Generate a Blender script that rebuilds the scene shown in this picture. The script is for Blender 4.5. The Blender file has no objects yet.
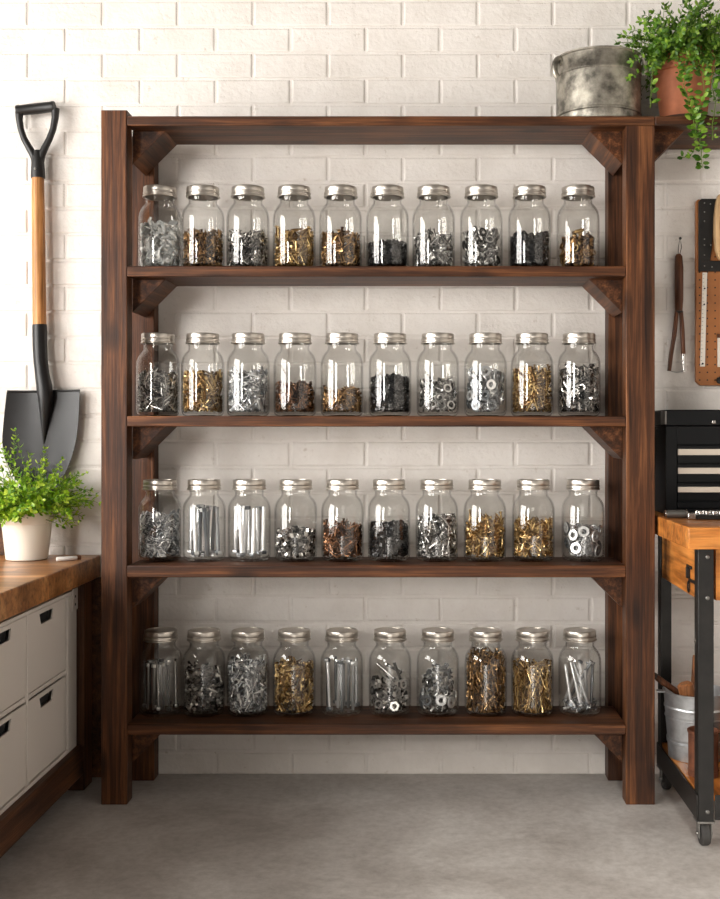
import bpy, math, random
import numpy as np
from mathutils import Vector, Matrix, Euler

random.seed(7)
rng = np.random.default_rng(11)
C = bpy.context.scene.collection
PI = math.pi

# ------------------------------------------------------------------ frame
# the shelf's front plane is y = 0, the brick wall y = WALL_Y, the camera looks along +y
S = 0.0027          # metres per photo pixel in the plane y = 0
CAM_D = 3.0
CAM_Z = 1.012
VPX, VPY = 422.0, 430.0
WALL_Y = 0.268


def at(px, py, y):
    k = (CAM_D + y) / CAM_D
    return Vector(((px - VPX) * S * k, y, CAM_Z + (VPY - py) * S * k))


# ------------------------------------------------------------------ mesh builder
class MB:
    def __init__(self):
        self.v, self.f = [], []

    def add(self, verts, faces):
        b = len(self.v)
        self.v.extend([tuple(p) for p in verts])
        self.f.extend([tuple(b + i for i in f) for f in faces])
        return self

    def box(self, x0, x1, y0, y1, z0, z1, M=None):
        v = [Vector(p) for p in ((x0, y0, z0), (x1, y0, z0), (x1, y1, z0), (x0, y1, z0),
                                 (x0, y0, z1), (x1, y0, z1), (x1, y1, z1), (x0, y1, z1))]
        if M is not None:
            v = [M @ p for p in v]
        return self.add(v, [(0, 3, 2, 1), (4, 5, 6, 7), (0, 1, 5, 4), (1, 2, 6, 5), (2, 3, 7, 6), (3, 0, 4, 7)])

    def prism(self, poly, a0, a1, axis='y'):
        """poly: 2D outline, (x, z) for axis y, (x, y) for axis z, (y, z) for axis x."""
        n = len(poly)
        def mk(p, a):
            return {'y': (p[0], a, p[1]), 'z': (p[0], p[1], a), 'x': (a, p[0], p[1])}[axis]
        v = [mk(p, a0) for p in poly] + [mk(p, a1) for p in poly]
        f = [tuple(range(n)), tuple(range(2 * n - 1, n - 1, -1))]
        f += [(i, n + i, n + (i + 1) % n, (i + 1) % n) for i in range(n)]
        return self.add(v, f)

    def lathe(self, prof, n=32, cx=0, cy=0, cz=0, M=None, cap0=True, cap1=True, loop=False):
        """prof: (r, z) points turned round the z axis."""
        v, f = [], []
        m = len(prof)
        for r, z in prof:
            for i in range(n):
                a = 2 * PI * i / n
                v.append(Vector((cx + r * math.cos(a), cy + r * math.sin(a), cz + z)))
        rows = m if loop else m - 1
        for j in range(rows):
            j2 = (j + 1) % m
            for i in range(n):
                i2 = (i + 1) % n
                f.append((j * n + i, j * n + i2, j2 * n + i2, j2 * n + i))
        if not loop:
            if cap0:
                f.append(tuple(range(n - 1, -1, -1)))
            if cap1:
                f.append(tuple((m - 1) * n + i for i in range(n)))
        if M is not None:
            v = [M @ p for p in v]
        return self.add(v, f)

    def tube(self, pts, rad, n=8, flat=1.0):
        pts = [Vector(p) for p in pts]
        m = len(pts)
        rads = rad if isinstance(rad, (list, tuple)) else [rad] * m
        up = Vector((0, 0, 1))
        v, f = [], []
        prev = None
        for i, p in enumerate(pts):
            t = (pts[min(i + 1, m - 1)] - pts[max(i - 1, 0)]).normalized()
            if prev is None:
                s = t.cross(up)
                if s.length < 1e-3:
                    s = t.cross(Vector((1, 0, 0)))
            else:
                s = prev - t * prev.dot(t)
            s.normalize()
            prev = s.copy()
            b = s.cross(t)
            for q in range(n):
                a = 2 * PI * q / n
                v.append(p + (s * math.cos(a) + b * math.sin(a) * flat) * rads[i])
        for i in range(m - 1):
            for q in range(n):
                q2 = (q + 1) % n
                f.append((i * n + q, (i + 1) * n + q, (i + 1) * n + q2, i * n + q2))
        f.append(tuple(range(n)))
        f.append(tuple((m - 1) * n + q for q in range(n - 1, -1, -1)))
        return self.add(v, f)

    def build(self, name, mat, parent=None, bevel=0.0, smooth=35, seg=2):
        me = bpy.data.meshes.new(name)
        off = parent.location if parent is not None else Vector((0, 0, 0))
        if parent is not None and parent.parent is not None:
            off = off + parent.parent.location
        me.from_pydata([(p[0] - off[0], p[1] - off[1], p[2] - off[2]) for p in self.v], [], self.f)
        me.validate()
        import bmesh
        bm = bmesh.new()
        bm.from_mesh(me)
        bmesh.ops.recalc_face_normals(bm, faces=bm.faces)
        bm.to_mesh(me)
        bm.free()
        if smooth:
            me.shade_smooth()
            me.set_sharp_from_angle(angle=math.radians(smooth))
        me.materials.append(mat)
        o = bpy.data.objects.new(name, me)
        C.objects.link(o)
        if parent is not None:
            o.parent = parent
        if bevel:
            b = o.modifiers.new('edge', 'BEVEL')
            b.width = bevel
            b.segments = seg
            b.limit_method = 'ANGLE'
            b.angle_limit = math.radians(40)
            b.harden_normals = False
        return o


def tag(o, label=None, cat=None, group=None, kind=None):
    if label: o['label'] = label
    if cat: o['category'] = cat
    if group: o['group'] = group
    if kind: o['kind'] = kind
    return o


def thing(name, label, cat, loc=(0, 0, 0), group=None):
    o = bpy.data.objects.new(name, None)
    o.empty_display_size = 0.05
    o.location = loc
    C.objects.link(o)
    return tag(o, label, cat, group)


# ------------------------------------------------------------------ materials
def new_mat(name):
    m = bpy.data.materials.new(name)
    m.use_nodes = True
    nt = m.node_tree
    for n in list(nt.nodes):
        nt.nodes.remove(n)
    out = nt.nodes.new('ShaderNodeOutputMaterial')
    return m, nt, out


def N(nt, t, **kw):
    n = nt.nodes.new(t)
    for k, v in kw.items():
        if k.startswith('i_'):
            n.inputs[k[2:].replace('_', ' ')].default_value = v
        else:
            setattr(n, k, v)
    return n


def ramp(nt, stops):
    n = nt.nodes.new('ShaderNodeValToRGB')
    e = n.color_ramp.elements
    while len(e) > 1:
        e.remove(e[-1])
    e[0].position, e[0].color = stops[0][0], (*stops[0][1], 1)
    for p, c in stops[1:]:
        x = e.new(p)
        x.color = (*c, 1)
    return n


def srgb(r, g, b):
    f = lambda c: c / 255 / 12.92 if c / 255 <= 0.04045 else ((c / 255 + 0.055) / 1.055) ** 2.4
    return (f(r), f(g), f(b))


def coords(nt, scale=(1, 1, 1), vary=True):
    tc = N(nt, 'ShaderNodeTexCoord')
    vec = tc.outputs['Object']
    if vary:
        oi = N(nt, 'ShaderNodeObjectInfo')
        mu = N(nt, 'ShaderNodeMath', operation='MULTIPLY')
        mu.inputs[1].default_value = 13.7
        nt.links.new(oi.outputs['Random'], mu.inputs[0])
        ad = N(nt, 'ShaderNodeVectorMath', operation='ADD')
        nt.links.new(vec, ad.inputs[0])
        nt.links.new(mu.outputs[0], ad.inputs[1])
        vec = ad.outputs[0]
    mp = N(nt, 'ShaderNodeMapping')
    mp.inputs['Scale'].default_value = scale
    nt.links.new(vec, mp.inputs['Vector'])
    return mp.outputs[0], vec


def plain(name, col, rough=0.5, metal=0.0, vary=0.0, vscale=30, bump=0.0, coat=0.0, spec=0.5, stretch=(1, 1, 1)):
    m, nt, out = new_mat(name)
    p = N(nt, 'ShaderNodeBsdfPrincipled')
    p.inputs['Base Color'].default_value = (*col, 1)
    p.inputs['Roughness'].default_value = rough
    p.inputs['Metallic'].default_value = metal
    p.inputs['Coat Weight'].default_value = coat
    p.inputs['Specular IOR Level'].default_value = spec
    if vary or bump:
        v, _ = coords(nt, stretch)
        nz = N(nt, 'ShaderNodeTexNoise', i_Scale=vscale, i_Detail=6.0, i_Roughness=0.6)
        nt.links.new(v, nz.inputs['Vector'])
        if vary:
            r = ramp(nt, [(0.36, tuple(c * (1 - vary) for c in col)), (0.64, tuple(min(1, c * (1 + vary)) for c in col))])
            nt.links.new(nz.outputs['Fac'], r.inputs[0])
            nt.links.new(r.outputs[0], p.inputs['Base Color'])
        if bump:
            b = N(nt, 'ShaderNodeBump')
            b.inputs['Strength'].default_value = bump
            b.inputs['Distance'].default_value = 0.002
            nt.links.new(nz.outputs['Fac'], b.inputs['Height'])
            nt.links.new(b.outputs[0], p.inputs['Normal'])
    nt.links.new(p.outputs[0], out.inputs[0])
    return m


def wood(name, dark, mid, light, axis='x', cross=34.0, along=1.5, rough=0.5, knots=0.85, strips=0.0, bump=0.3):
    m, nt, out = new_mat(name)
    L = nt.links.new
    sc = {'x': (along, cross, cross), 'y': (cross, along, cross), 'z': (cross, cross, along)}[axis]
    v, raw = coords(nt, sc)
    n1 = N(nt, 'ShaderNodeTexNoise', i_Scale=1.5, i_Detail=9.0, i_Roughness=0.68, i_Distortion=0.35)
    L(v, n1.inputs['Vector'])
    r1 = ramp(nt, [(0.28, dark), (0.5, mid), (0.74, light)])
    L(n1.outputs['Fac'], r1.inputs[0])
    # fine dark pores drawn out along the grain
    sc2 = tuple(s * (7 if s == cross else 3) for s in sc)
    mp = N(nt, 'ShaderNodeMapping')
    mp.inputs['Scale'].default_value = sc2
    L(raw, mp.inputs['Vector'])
    n2 = N(nt, 'ShaderNodeTexNoise', i_Scale=1.0, i_Detail=4.0, i_Roughness=0.6)
    L(mp.outputs[0], n2.inputs['Vector'])
    r2 = ramp(nt, [(0.34, (0.30, 0.27, 0.25)), (0.56, (1, 1, 1))])
    L(n2.outputs['Fac'], r2.inputs[0])
    mx = N(nt, 'ShaderNodeMix', data_type='RGBA', blend_type='MULTIPLY')
    mx.inputs[0].default_value = 0.75
    L(r1.outputs[0], mx.inputs[6])
    L(r2.outputs[0], mx.inputs[7])
    col = mx.outputs[2]
    # broad worn patches
    n3 = N(nt, 'ShaderNodeTexNoise', i_Scale=5.0, i_Detail=3.0)
    L(raw, n3.inputs['Vector'])
    r3 = ramp(nt, [(0.3, (0.62, 0.60, 0.60)), (0.7, (1.25, 1.22, 1.18))])
    L(n3.outputs['Fac'], r3.inputs[0])
    m3 = N(nt, 'ShaderNodeMix', data_type='RGBA', blend_type='MULTIPLY')
    m3.inputs[0].default_value = 0.8
    L(col, m3.inputs[6])
    L(r3.outputs[0], m3.inputs[7])
    col = m3.outputs[2]
    if knots:
        ks = {'x': (4.5, 9, 9), 'y': (9, 4.5, 9), 'z': (9, 9, 4.5)}[axis]
        mk = N(nt, 'ShaderNodeMapping')
        mk.inputs['Scale'].default_value = ks
        L(raw, mk.inputs['Vector'])
        vo = N(nt, 'ShaderNodeTexVoronoi', i_Scale=1.0)
        L(mk.outputs[0], vo.inputs['Vector'])
        rk = ramp(nt, [(0.0, (0.18, 0.16, 0.15)), (0.11, (0.35, 0.32, 0.3)), (0.24, (1, 1, 1))])
        L(vo.outputs['Distance'], rk.inputs[0])
        m4 = N(nt, 'ShaderNodeMix', data_type='RGBA', blend_type='MULTIPLY')
        m4.inputs[0].default_value = knots
        L(col, m4.inputs[6])
        L(rk.outputs[0], m4.inputs[7])
        col = m4.outputs[2]
    if strips:
        br = N(nt, 'ShaderNodeTexBrick', i_Scale=1.0)
        br.inputs['Color1'].default_value = (0.62, 0.6, 0.58, 1)
        br.inputs['Color2'].default_value = (1.15, 1.15, 1.15, 1)
        br.inputs['Mortar'].default_value = (0.45, 0.4, 0.36, 1)
        br.inputs['Mortar Size'].default_value = 0.0008
        br.inputs['Brick Width'].default_value = 0.42
        br.inputs['Row Height'].default_value = strips
        tc = N(nt, 'ShaderNodeTexCoord')
        L(tc.outputs['Object'], br.inputs['Vector'])
        m5 = N(nt, 'ShaderNodeMix', data_type='RGBA', blend_type='MULTIPLY')
        m5.inputs[0].default_value = 0.8
        L(col, m5.inputs[6])
        L(br.outputs[0], m5.inputs[7])
        col = m5.outputs[2]
    p = N(nt, 'ShaderNodeBsdfPrincipled')
    p.inputs['Roughness'].default_value = rough
    p.inputs['Specular IOR Level'].default_value = 0.28
    L(col, p.inputs['Base Color'])
    bp = N(nt, 'ShaderNodeBump')
    bp.inputs['Strength'].default_value = bump
    bp.inputs['Distance'].default_value = 0.003
    L(n2.outputs['Fac'], bp.inputs['Height'])
    L(bp.outputs[0], p.inputs['Normal'])
    L(p.outputs[0], out.inputs[0])
    return m


def metal_bits(name, dark, light, rough=0.28, metal=1.0):
    """loose hardware: random piece tones, the dark ones stand in for shaded gaps"""
    m, nt, out = new_mat(name)
    g = N(nt, 'ShaderNodeNewGeometry')
    oi = N(nt, 'ShaderNodeObjectInfo')
    ad = N(nt, 'ShaderNodeMath', operation='ADD')
    nt.links.new(g.outputs['Random Per Island'], ad.inputs[0])
    nt.links.new(oi.outputs['Random'], ad.inputs[1])
    fr = N(nt, 'ShaderNodeMath', operation='FRACT')
    nt.links.new(ad.outputs[0], fr.inputs[0])
    r = ramp(nt, [(0.0, dark), (0.34, tuple(c * .8 for c in dark)), (0.68, tuple((a + b) / 2 for a, b in zip(dark, light))), (1.0, light)])  # wide dark share paints shade into the gaps between pieces
    nt.links.new(fr.outputs[0], r.inputs[0])
    p = N(nt, 'ShaderNodeBsdfPrincipled')
    p.inputs['Roughness'].default_value = rough
    p.inputs['Metallic'].default_value = metal * .74
    nt.links.new(r.outputs[0], p.inputs['Base Color'])
    nt.links.new(p.outputs[0], out.inputs[0])
    return m


def clear_glass(name, tint=(0.99, 0.99, 0.985), edge=(0.17, 0.16, 0.15)):
    """thin jar wall: Fresnel reflection over light that passes, the longer the slanting way through the wall the greyer"""
    m, nt, out = new_mat(name)
    L = nt.links.new
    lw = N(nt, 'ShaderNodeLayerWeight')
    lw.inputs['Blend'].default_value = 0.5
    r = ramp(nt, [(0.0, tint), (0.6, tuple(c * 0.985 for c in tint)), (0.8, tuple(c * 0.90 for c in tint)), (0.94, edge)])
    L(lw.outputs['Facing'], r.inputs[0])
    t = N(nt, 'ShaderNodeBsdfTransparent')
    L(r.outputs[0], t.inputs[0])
    gl = N(nt, 'ShaderNodeBsdfGlossy')
    gl.inputs['Roughness'].default_value = 0.03
    v, _ = coords(nt, (1, 1, 0.4))
    nz = N(nt, 'ShaderNodeTexNoise', i_Scale=22.0, i_Detail=1.0)
    L(v, nz.inputs['Vector'])
    bp = N(nt, 'ShaderNodeBump')
    bp.inputs['Strength'].default_value = 0.18
    bp.inputs['Distance'].default_value = 0.004
    L(nz.outputs['Fac'], bp.inputs['Height'])
    L(bp.outputs[0], gl.inputs['Normal'])
    pw = N(nt, 'ShaderNodeMath', operation='POWER')
    pw.inputs[1].default_value = 5.0
    L(lw.outputs['Facing'], pw.inputs[0])
    fr = N(nt, 'ShaderNodeMath', operation='MULTIPLY_ADD')
    fr.inputs[1].default_value = 0.96
    fr.inputs[2].default_value = 0.04
    L(pw.outputs[0], fr.inputs[0])
    mx = N(nt, 'ShaderNodeMixShader')
    L(fr.outputs[0], mx.inputs[0])
    L(t.outputs[0], mx.inputs[1])
    L(gl.outputs[0], mx.inputs[2])
    L(mx.outputs[0], out.inputs[0])
    return m


def leafy(name, a, b, c):
    m, nt, out = new_mat(name)
    L = nt.links.new
    g = N(nt, 'ShaderNodeNewGeometry')
    r = ramp(nt, [(0.0, a), (0.5, b), (1.0, c)])
    L(g.outputs['Random Per Island'], r.inputs[0])
    p = N(nt, 'ShaderNodeBsdfPrincipled')
    p.inputs['Roughness'].default_value = 0.42
    L(r.outputs[0], p.inputs['Base Color'])
    t = N(nt, 'ShaderNodeBsdfTranslucent')
    L(r.outputs[0], t.inputs[0])
    mx = N(nt, 'ShaderNodeMixShader')
    mx.inputs[0].default_value = 0.22
    L(p.outputs[0], mx.inputs[1])
    L(t.outputs[0], mx.inputs[2])
    L(mx.outputs[0], out.inputs[0])
    return m


def brick_paint():
    m, nt, out = new_mat('white painted brick')
    L = nt.links.new
    tc = N(nt, 'ShaderNodeTexCoord')
    n1 = N(nt, 'ShaderNodeTexNoise', i_Scale=7.0, i_Detail=6.0, i_Roughness=0.65)
    L(tc.outputs['Object'], n1.inputs['Vector'])
    r = ramp(nt, [(0.3, (0.66, 0.615, 0.57)), (0.6, (0.75, 0.71, 0.67))])
    L(n1.outputs['Fac'], r.inputs[0])
    # small scuffs and chips
    n4 = N(nt, 'ShaderNodeTexNoise', i_Scale=34.0, i_Detail=7.0, i_Roughness=0.7)
    L(tc.outputs['Object'], n4.inputs['Vector'])
    r4 = ramp(nt, [(0.28, (0.62, 0.55, 0.48)), (0.38, (1, 1, 1))])
    L(n4.outputs['Fac'], r4.inputs[0])
    mx = N(nt, 'ShaderNodeMix', data_type='RGBA', blend_type='MULTIPLY')
    mx.inputs[0].default_value = 0.7
    L(r.outputs[0], mx.inputs[6])
    L(r4.outputs[0], mx.inputs[7])
    p = N(nt, 'ShaderNodeBsdfPrincipled')
    p.inputs['Roughness'].default_value = 0.6
    L(mx.outputs[2], p.inputs['Base Color'])
    n2 = N(nt, 'ShaderNodeTexNoise', i_Scale=60.0, i_Detail=5.0, i_Roughness=0.6)
    L(tc.outputs['Object'], n2.inputs['Vector'])
    n3 = N(nt, 'ShaderNodeTexNoise', i_Scale=14.0, i_Detail=3.0)
    L(tc.outputs['Object'], n3.inputs['Vector'])
    ad = N(nt, 'ShaderNodeMath', operation='ADD')
    L(n2.outputs['Fac'], ad.inputs[0])
    L(n3.outputs['Fac'], ad.inputs[1])
    bp = N(nt, 'ShaderNodeBump')
    bp.inputs['Strength'].default_value = 0.6
    bp.inputs['Distance'].default_value = 0.005
    L(ad.outputs[0], bp.inputs['Height'])
    L(bp.outputs[0], p.inputs['Normal'])
    L(p.outputs[0], out.inputs[0])
    return m


def concrete():
    m, nt, out = new_mat('worn concrete')
    L = nt.links.new
    tc = N(nt, 'ShaderNodeTexCoord')
    n1 = N(nt, 'ShaderNodeTexNoise', i_Scale=3.0, i_Detail=9.0, i_Roughness=0.68, i_Distortion=0.4)
    L(tc.outputs['Object'], n1.inputs['Vector'])
    r = ramp(nt, [(0.32, (0.33, 0.30, 0.275)), (0.52, (0.49, 0.465, 0.44)), (0.72, (0.62, 0.60, 0.575))])
    L(n1.outputs['Fac'], r.inputs[0])
    n2 = N(nt, 'ShaderNodeTexNoise', i_Scale=45.0, i_Detail=6.0, i_Roughness=0.7)
    L(tc.outputs['Object'], n2.inputs['Vector'])
    r2 = ramp(nt, [(0.3, (0.72, 0.7, 0.68)), (0.6, (1.05, 1.05, 1.05))])
    L(n2.outputs['Fac'], r2.inputs[0])
    mx = N(nt, 'ShaderNodeMix', data_type='RGBA', blend_type='MULTIPLY')
    mx.inputs[0].default_value = 0.7
    L(r.outputs[0], mx.inputs[6])
    L(r2.outputs[0], mx.inputs[7])
    p = N(nt, 'ShaderNodeBsdfPrincipled')
    L(mx.outputs[2], p.inputs['Base Color'])
    rr = N(nt, 'ShaderNodeMapRange')
    rr.inputs['To Min'].default_value = 0.32
    rr.inputs['To Max'].default_value = 0.6
    L(n1.outputs['Fac'], rr.inputs['Value'])
    L(rr.outputs[0], p.inputs['Roughness'])
    bp = N(nt, 'ShaderNodeBump')
    bp.inputs['Strength'].default_value = 0.12
    bp.inputs['Distance'].default_value = 0.003
    L(n2.outputs['Fac'], bp.inputs['Height'])
    L(bp.outputs[0], p.inputs['Normal'])
    L(p.outputs[0], out.inputs[0])
    return m


M = {}
WD = (srgb(27, 14, 7), srgb(80, 47, 26), srgb(142, 92, 55))
M['wood_x'] = wood('stained pine across', *WD, axis='x', rough=0.48)
M['wood_z'] = wood('stained pine upright', *WD, axis='z', rough=0.5)
M['wood_y'] = wood('stained pine deep', *WD, axis='y', rough=0.5)
M['bench_top'] = wood('oiled bench top', srgb(136, 84, 46), srgb(198, 138, 84), srgb(232, 182, 126), axis='x', cross=9, along=1.6, rough=0.32, knots=0.25, strips=0.055)
M['bench_dark'] = wood('dark bench timber', srgb(46, 28, 18), srgb(86, 54, 34), srgb(122, 80, 50), axis='y', rough=0.5)
M['bench_leg'] = wood('dark bench leg timber', srgb(46, 28, 18), srgb(86, 54, 34), srgb(122, 80, 50), axis='z', rough=0.5)
M['cart_x'] = wood('amber cart timber', srgb(140, 78, 30), srgb(196, 124, 58), srgb(222, 156, 84), axis='x', cross=9, rough=0.36, knots=0.35)
M['cart_y'] = wood('amber cart timber deep', srgb(140, 78, 30), srgb(200, 126, 58), srgb(224, 158, 86), axis='y', cross=9, rough=0.36, knots=0.35)
M['ash'] = wood('pale ash handle', srgb(178, 118, 64), srgb(204, 148, 92), srgb(222, 172, 116), axis='z', cross=30, rough=0.35, knots=0)
M['palewood'] = wood('pale beech', srgb(205, 160, 110), srgb(226, 188, 140), srgb(238, 206, 160), axis='z', cross=20, rough=0.4, knots=0)
M['brownwood'] = wood('brown hardwood', srgb(66, 38, 22), srgb(96, 58, 36), srgb(122, 78, 50), axis='z', cross=30, rough=0.4, knots=0)
M['tanwood'] = wood('tan hardwood', srgb(120, 74, 44), srgb(164, 110, 70), srgb(190, 136, 92), axis='z', cross=22, rough=0.45, knots=0)
M['brick'] = brick_paint()
M['concrete'] = concrete()
M['plaster'] = plain('white plaster', (0.72, 0.69, 0.65), 0.8, vary=0.04, vscale=4)
M['bounce_cut'] = plain('bounce cutting dark grey', (0.12, 0.11, 0.10), 0.8)  # unseen walls and ceiling made dark to cut bounced light
M['trim'] = plain('white window paint', (0.8, 0.79, 0.77), 0.4)
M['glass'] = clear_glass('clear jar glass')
M['lid'] = plain('brushed tin', srgb(196, 190, 182), 0.33, 1.0, vary=0.06, vscale=40)
M['black_plastic'] = plain('black plastic', srgb(24, 23, 23), 0.42, bump=0.1, vscale=220)
M['black_steel'] = plain('black painted steel', srgb(17, 17, 19), 0.4, 0.2, vary=0.3, vscale=14, bump=0.12)
M['white_ceramic'] = plain('white glazed pot', srgb(236, 228, 216), 0.35, coat=0.2)
M['terracotta'] = plain('terracotta', srgb(166, 98, 66), 0.75, vary=0.22, vscale=12, bump=0.15)
M['saucer'] = plain('dark clay', srgb(70, 44, 32), 0.7, vary=0.2)
M['soil'] = plain('dark soil', srgb(40, 28, 20), 0.95, vary=0.4, vscale=90, bump=0.6)
M['zinc'] = plain('aged galvanised tin', srgb(150, 145, 134), 0.40, 0.8, vary=0.6, vscale=22, bump=0.2)
M['zinc_new'] = plain('bright galvanised tin', srgb(188, 190, 192), 0.34, 0.9, vary=0.18, vscale=28, bump=0.08)
M['white_plastic'] = plain('white drawer plastic', srgb(218, 210, 202), 0.5)
M['inner_shade'] = plain('painted inner shade', (0.008, 0.008, 0.008), 0.8)  # near-black colour painting the shade inside slots and holes
M['toolbox'] = plain('black toolbox enamel', srgb(6, 8, 11), 0.42, spec=0.25)
M['cream'] = plain('cream pull strip', srgb(206, 194, 180), 0.4)
M['chrome'] = plain('polished steel', srgb(205, 202, 198), 0.2, 1.0)
M['grey_metal'] = plain('grey steel', srgb(128, 126, 122), 0.4, 0.8)
M['iron'] = plain('black angle iron', srgb(26, 24, 22), 0.45, 0.3, vary=0.4, vscale=20, bump=0.15)
M['rubber'] = plain('worn black rubber', srgb(48, 46, 44), 0.7, vary=0.2)
M['rust'] = plain('rusty tin', srgb(110, 66, 44), 0.7, 0.3, vary=0.4, vscale=40, bump=0.3)
M['pegboard'] = plain('brown hardboard', srgb(146, 90, 44), 0.5, vary=0.14, vscale=10)
M['pegedge'] = plain('hardboard edge', srgb(104, 62, 32), 0.6)
M['ruler'] = plain('white steel rule', srgb(216, 208, 196), 0.4)
M['ink'] = plain('black print', (0.02, 0.02, 0.02), 0.6)
M['chalk'] = plain('white chalk', srgb(232, 228, 222), 0.7)
M['leaf_bright'] = leafy('fresh green leaves', srgb(70, 122, 14), srgb(136, 178, 30), srgb(196, 218, 78))
M['leaf_mid'] = leafy('mid green leaves', srgb(42, 78, 14), srgb(82, 124, 28), srgb(140, 172, 62))
M['stem'] = plain('green stems', srgb(96, 124, 44), 0.6)

M['bit_silver'] = metal_bits('zinc plated bits', srgb(70, 68, 66), srgb(244, 242, 238))
M['bit_bright'] = metal_bits('bright zinc bits', srgb(110, 114, 118), srgb(252, 252, 252), 0.3, 0.75)
M['bit_gold'] = metal_bits('brass plated bits', srgb(112, 80, 40), srgb(240, 208, 146))
M['bit_bronze'] = metal_bits('bronze bits', srgb(66, 44, 26), srgb(212, 170, 116))
M['bit_copper'] = metal_bits('copper brown bits', srgb(54, 34, 22), srgb(178, 128, 92))
M['bit_black'] = metal_bits('black oxide bits', srgb(12, 12, 13), srgb(60, 58, 58), 0.3, 0.6)
M['bit_dark'] = metal_bits('dark steel bits', srgb(34, 32, 30), srgb(222, 218, 212))
M['bit_white'] = metal_bits('white plastic bits', srgb(190, 194, 194), srgb(252, 252, 250), 0.4, 0.0)

# ------------------------------------------------------------------ setting
RX0, RX1, RY0, RZ1 = -2.6, 2.6, -6.0, 2.95
mb = MB().box(RX0 - 0.1, RX1 + 0.1, RY0, WALL_Y + 0.1, -0.1, 0.0)
tag(mb.build('floor', M['concrete'], smooth=0), kind='structure')
mb = MB().box(RX0 - 0.1, RX1 + 0.1, RY0, WALL_Y + 0.1, RZ1, RZ1 + 0.1)
tag(mb.build('ceiling', M['bounce_cut'], smooth=0), kind='structure')

# brick wall: mortar bed with every brick standing a little proud of it
mb = MB().box(RX0, RX1, WALL_Y + 0.0034, WALL_Y + 0.1, 0, RZ1)
CH, BL = 0.0762, 0.2205
z = 0.0644 - CH
row = 0
wr = random.Random(3)
while z < RZ1:
    off = -0.938 + (0.0 if (row % 2 == 1) else BL / 2)
    n0 = math.floor((RX0 - off) / BL)
    x = off + n0 * BL
    while x < RX1:
        j = [wr.uniform(-0.0012, 0.0012) for _ in range(6)]
        g, c = 0.0028, 0.0055
        x0, x1 = max(RX0, x + g + j[0]), min(RX1, x + BL - g + j[1])
        z0, z1 = max(0.0, z + g + j[2]), min(RZ1, z + CH - g + j[3])
        yf = WALL_Y + j[4] * 0.5
        if x1 - x0 > 0.02 and z1 - z0 > 0.015:
            yb = WALL_Y + 0.0052
            v = [(x0, yb, z0), (x1, yb, z0), (x1, yb, z1), (x0, yb, z1),
                 (x0 + c * .35, yf + .0012, z0 + c * .35), (x1 - c * .35, yf + .0012, z0 + c * .35), (x1 - c * .35, yf + .0012, z1 - c * .35), (x0 + c * .35, yf + .0012, z1 - c * .35),
                 (x0 + c, yf, z0 + c), (x1 - c, yf, z0 + c), (x1 - c, yf, z1 - c), (x0 + c, yf, z1 - c)]
            f = [(8, 9, 10, 11)] + [(a, b, b + 4, a + 4) for a, b in ((0, 1), (1, 2), (2, 3))] + [(3, 0, 4, 7)]
            f += [(a + 4, b + 4, b + 8, a + 8) for a, b in ((0, 1), (1, 2), (2, 3))] + [(7, 4, 8, 11)]
            mb.add(v, f)
        x += BL
    z += CH
    row += 1
tag(mb.build('wall_back', M['brick'], smooth=0), kind='structure')

# left wall with two tall windows
WIN = [(-2.3, -0.45, 0.35, 2.6), (-5.2, -3.5, 0.35, 2.6)]
mb = MB()
ys = [RY0, WIN[1][0], WIN[1][1], WIN[0][0], WIN[0][1], WALL_Y]
mb.box(RX0 - 0.1, RX0, ys[0], ys[1], 0, RZ1).box(RX0 - 0.1, RX0, ys[2], ys[3], 0, RZ1).box(RX0 - 0.1, RX0, ys[4], ys[5], 0, RZ1)
for y0, y1, z0, z1 in WIN:
    mb.box(RX0 - 0.1, RX0, y0, y1, 0, z0).box(RX0 - 0.1, RX0, y0, y1, z1, RZ1)
tag(mb.build('wall_left', M['bounce_cut'], smooth=0), kind='structure')
for i, (y0, y1, z0, z1) in enumerate(WIN):
    w = bpy.data.objects.new('window_%d' % (i + 1), None)
    C.objects.link(w)
    tag(w, kind='structure')
    t = 0.05
    mb = MB()
    xa, xb = RX0 - 0.08, RX0 - 0.03
    mb.box(xa, xb, y0, y0 + t, z0, z1).box(xa, xb, y1 - t, y1, z0, z1)
    mb.box(xa, xb, y0 + t, y1 - t, z0, z0 + t).box(xa, xb, y0 + t, y1 - t, z1 - t, z1)
    ym = y0 + (y1 - y0) * 0.56
    mb.box(xa, xb, ym - 0.04, ym + 0.04, z0 + t, z1 - t)
    for zz in (0.5,):
        zc = z0 + (z1 - z0) * zz
        mb.box(xa + .01, xb - .01, y0 + t, ym - 0.04, zc - 0.018, zc + 0.018).box(xa + .01, xb - .01, ym + 0.04, y1 - t, zc - 0.018, zc + 0.018)
    mb.build('window_frame', M['trim'], w, smooth=0)
mb = MB().box(RX1, RX1 + 0.1, RY0, WALL_Y, 0, RZ1)
tag(mb.build('wall_right', M['plaster'], smooth=0), kind='structure')  # unseen wall kept pale to bounce light onto the drawers
# front wall behind the camera and an added doorway shaped to let light in
DX0, DX1, DZ = -0.75, 2.3, 2.3
mb = MB().box(RX0, DX0, RY0 - 0.1, RY0, 0, RZ1).box(DX1, RX1, RY0 - 0.1, RY0, 0, RZ1).box(DX0, DX1, RY0 - 0.1, RY0, DZ, RZ1)
tag(mb.build('wall_front', M['bounce_cut'], smooth=0), kind='structure')

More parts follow.
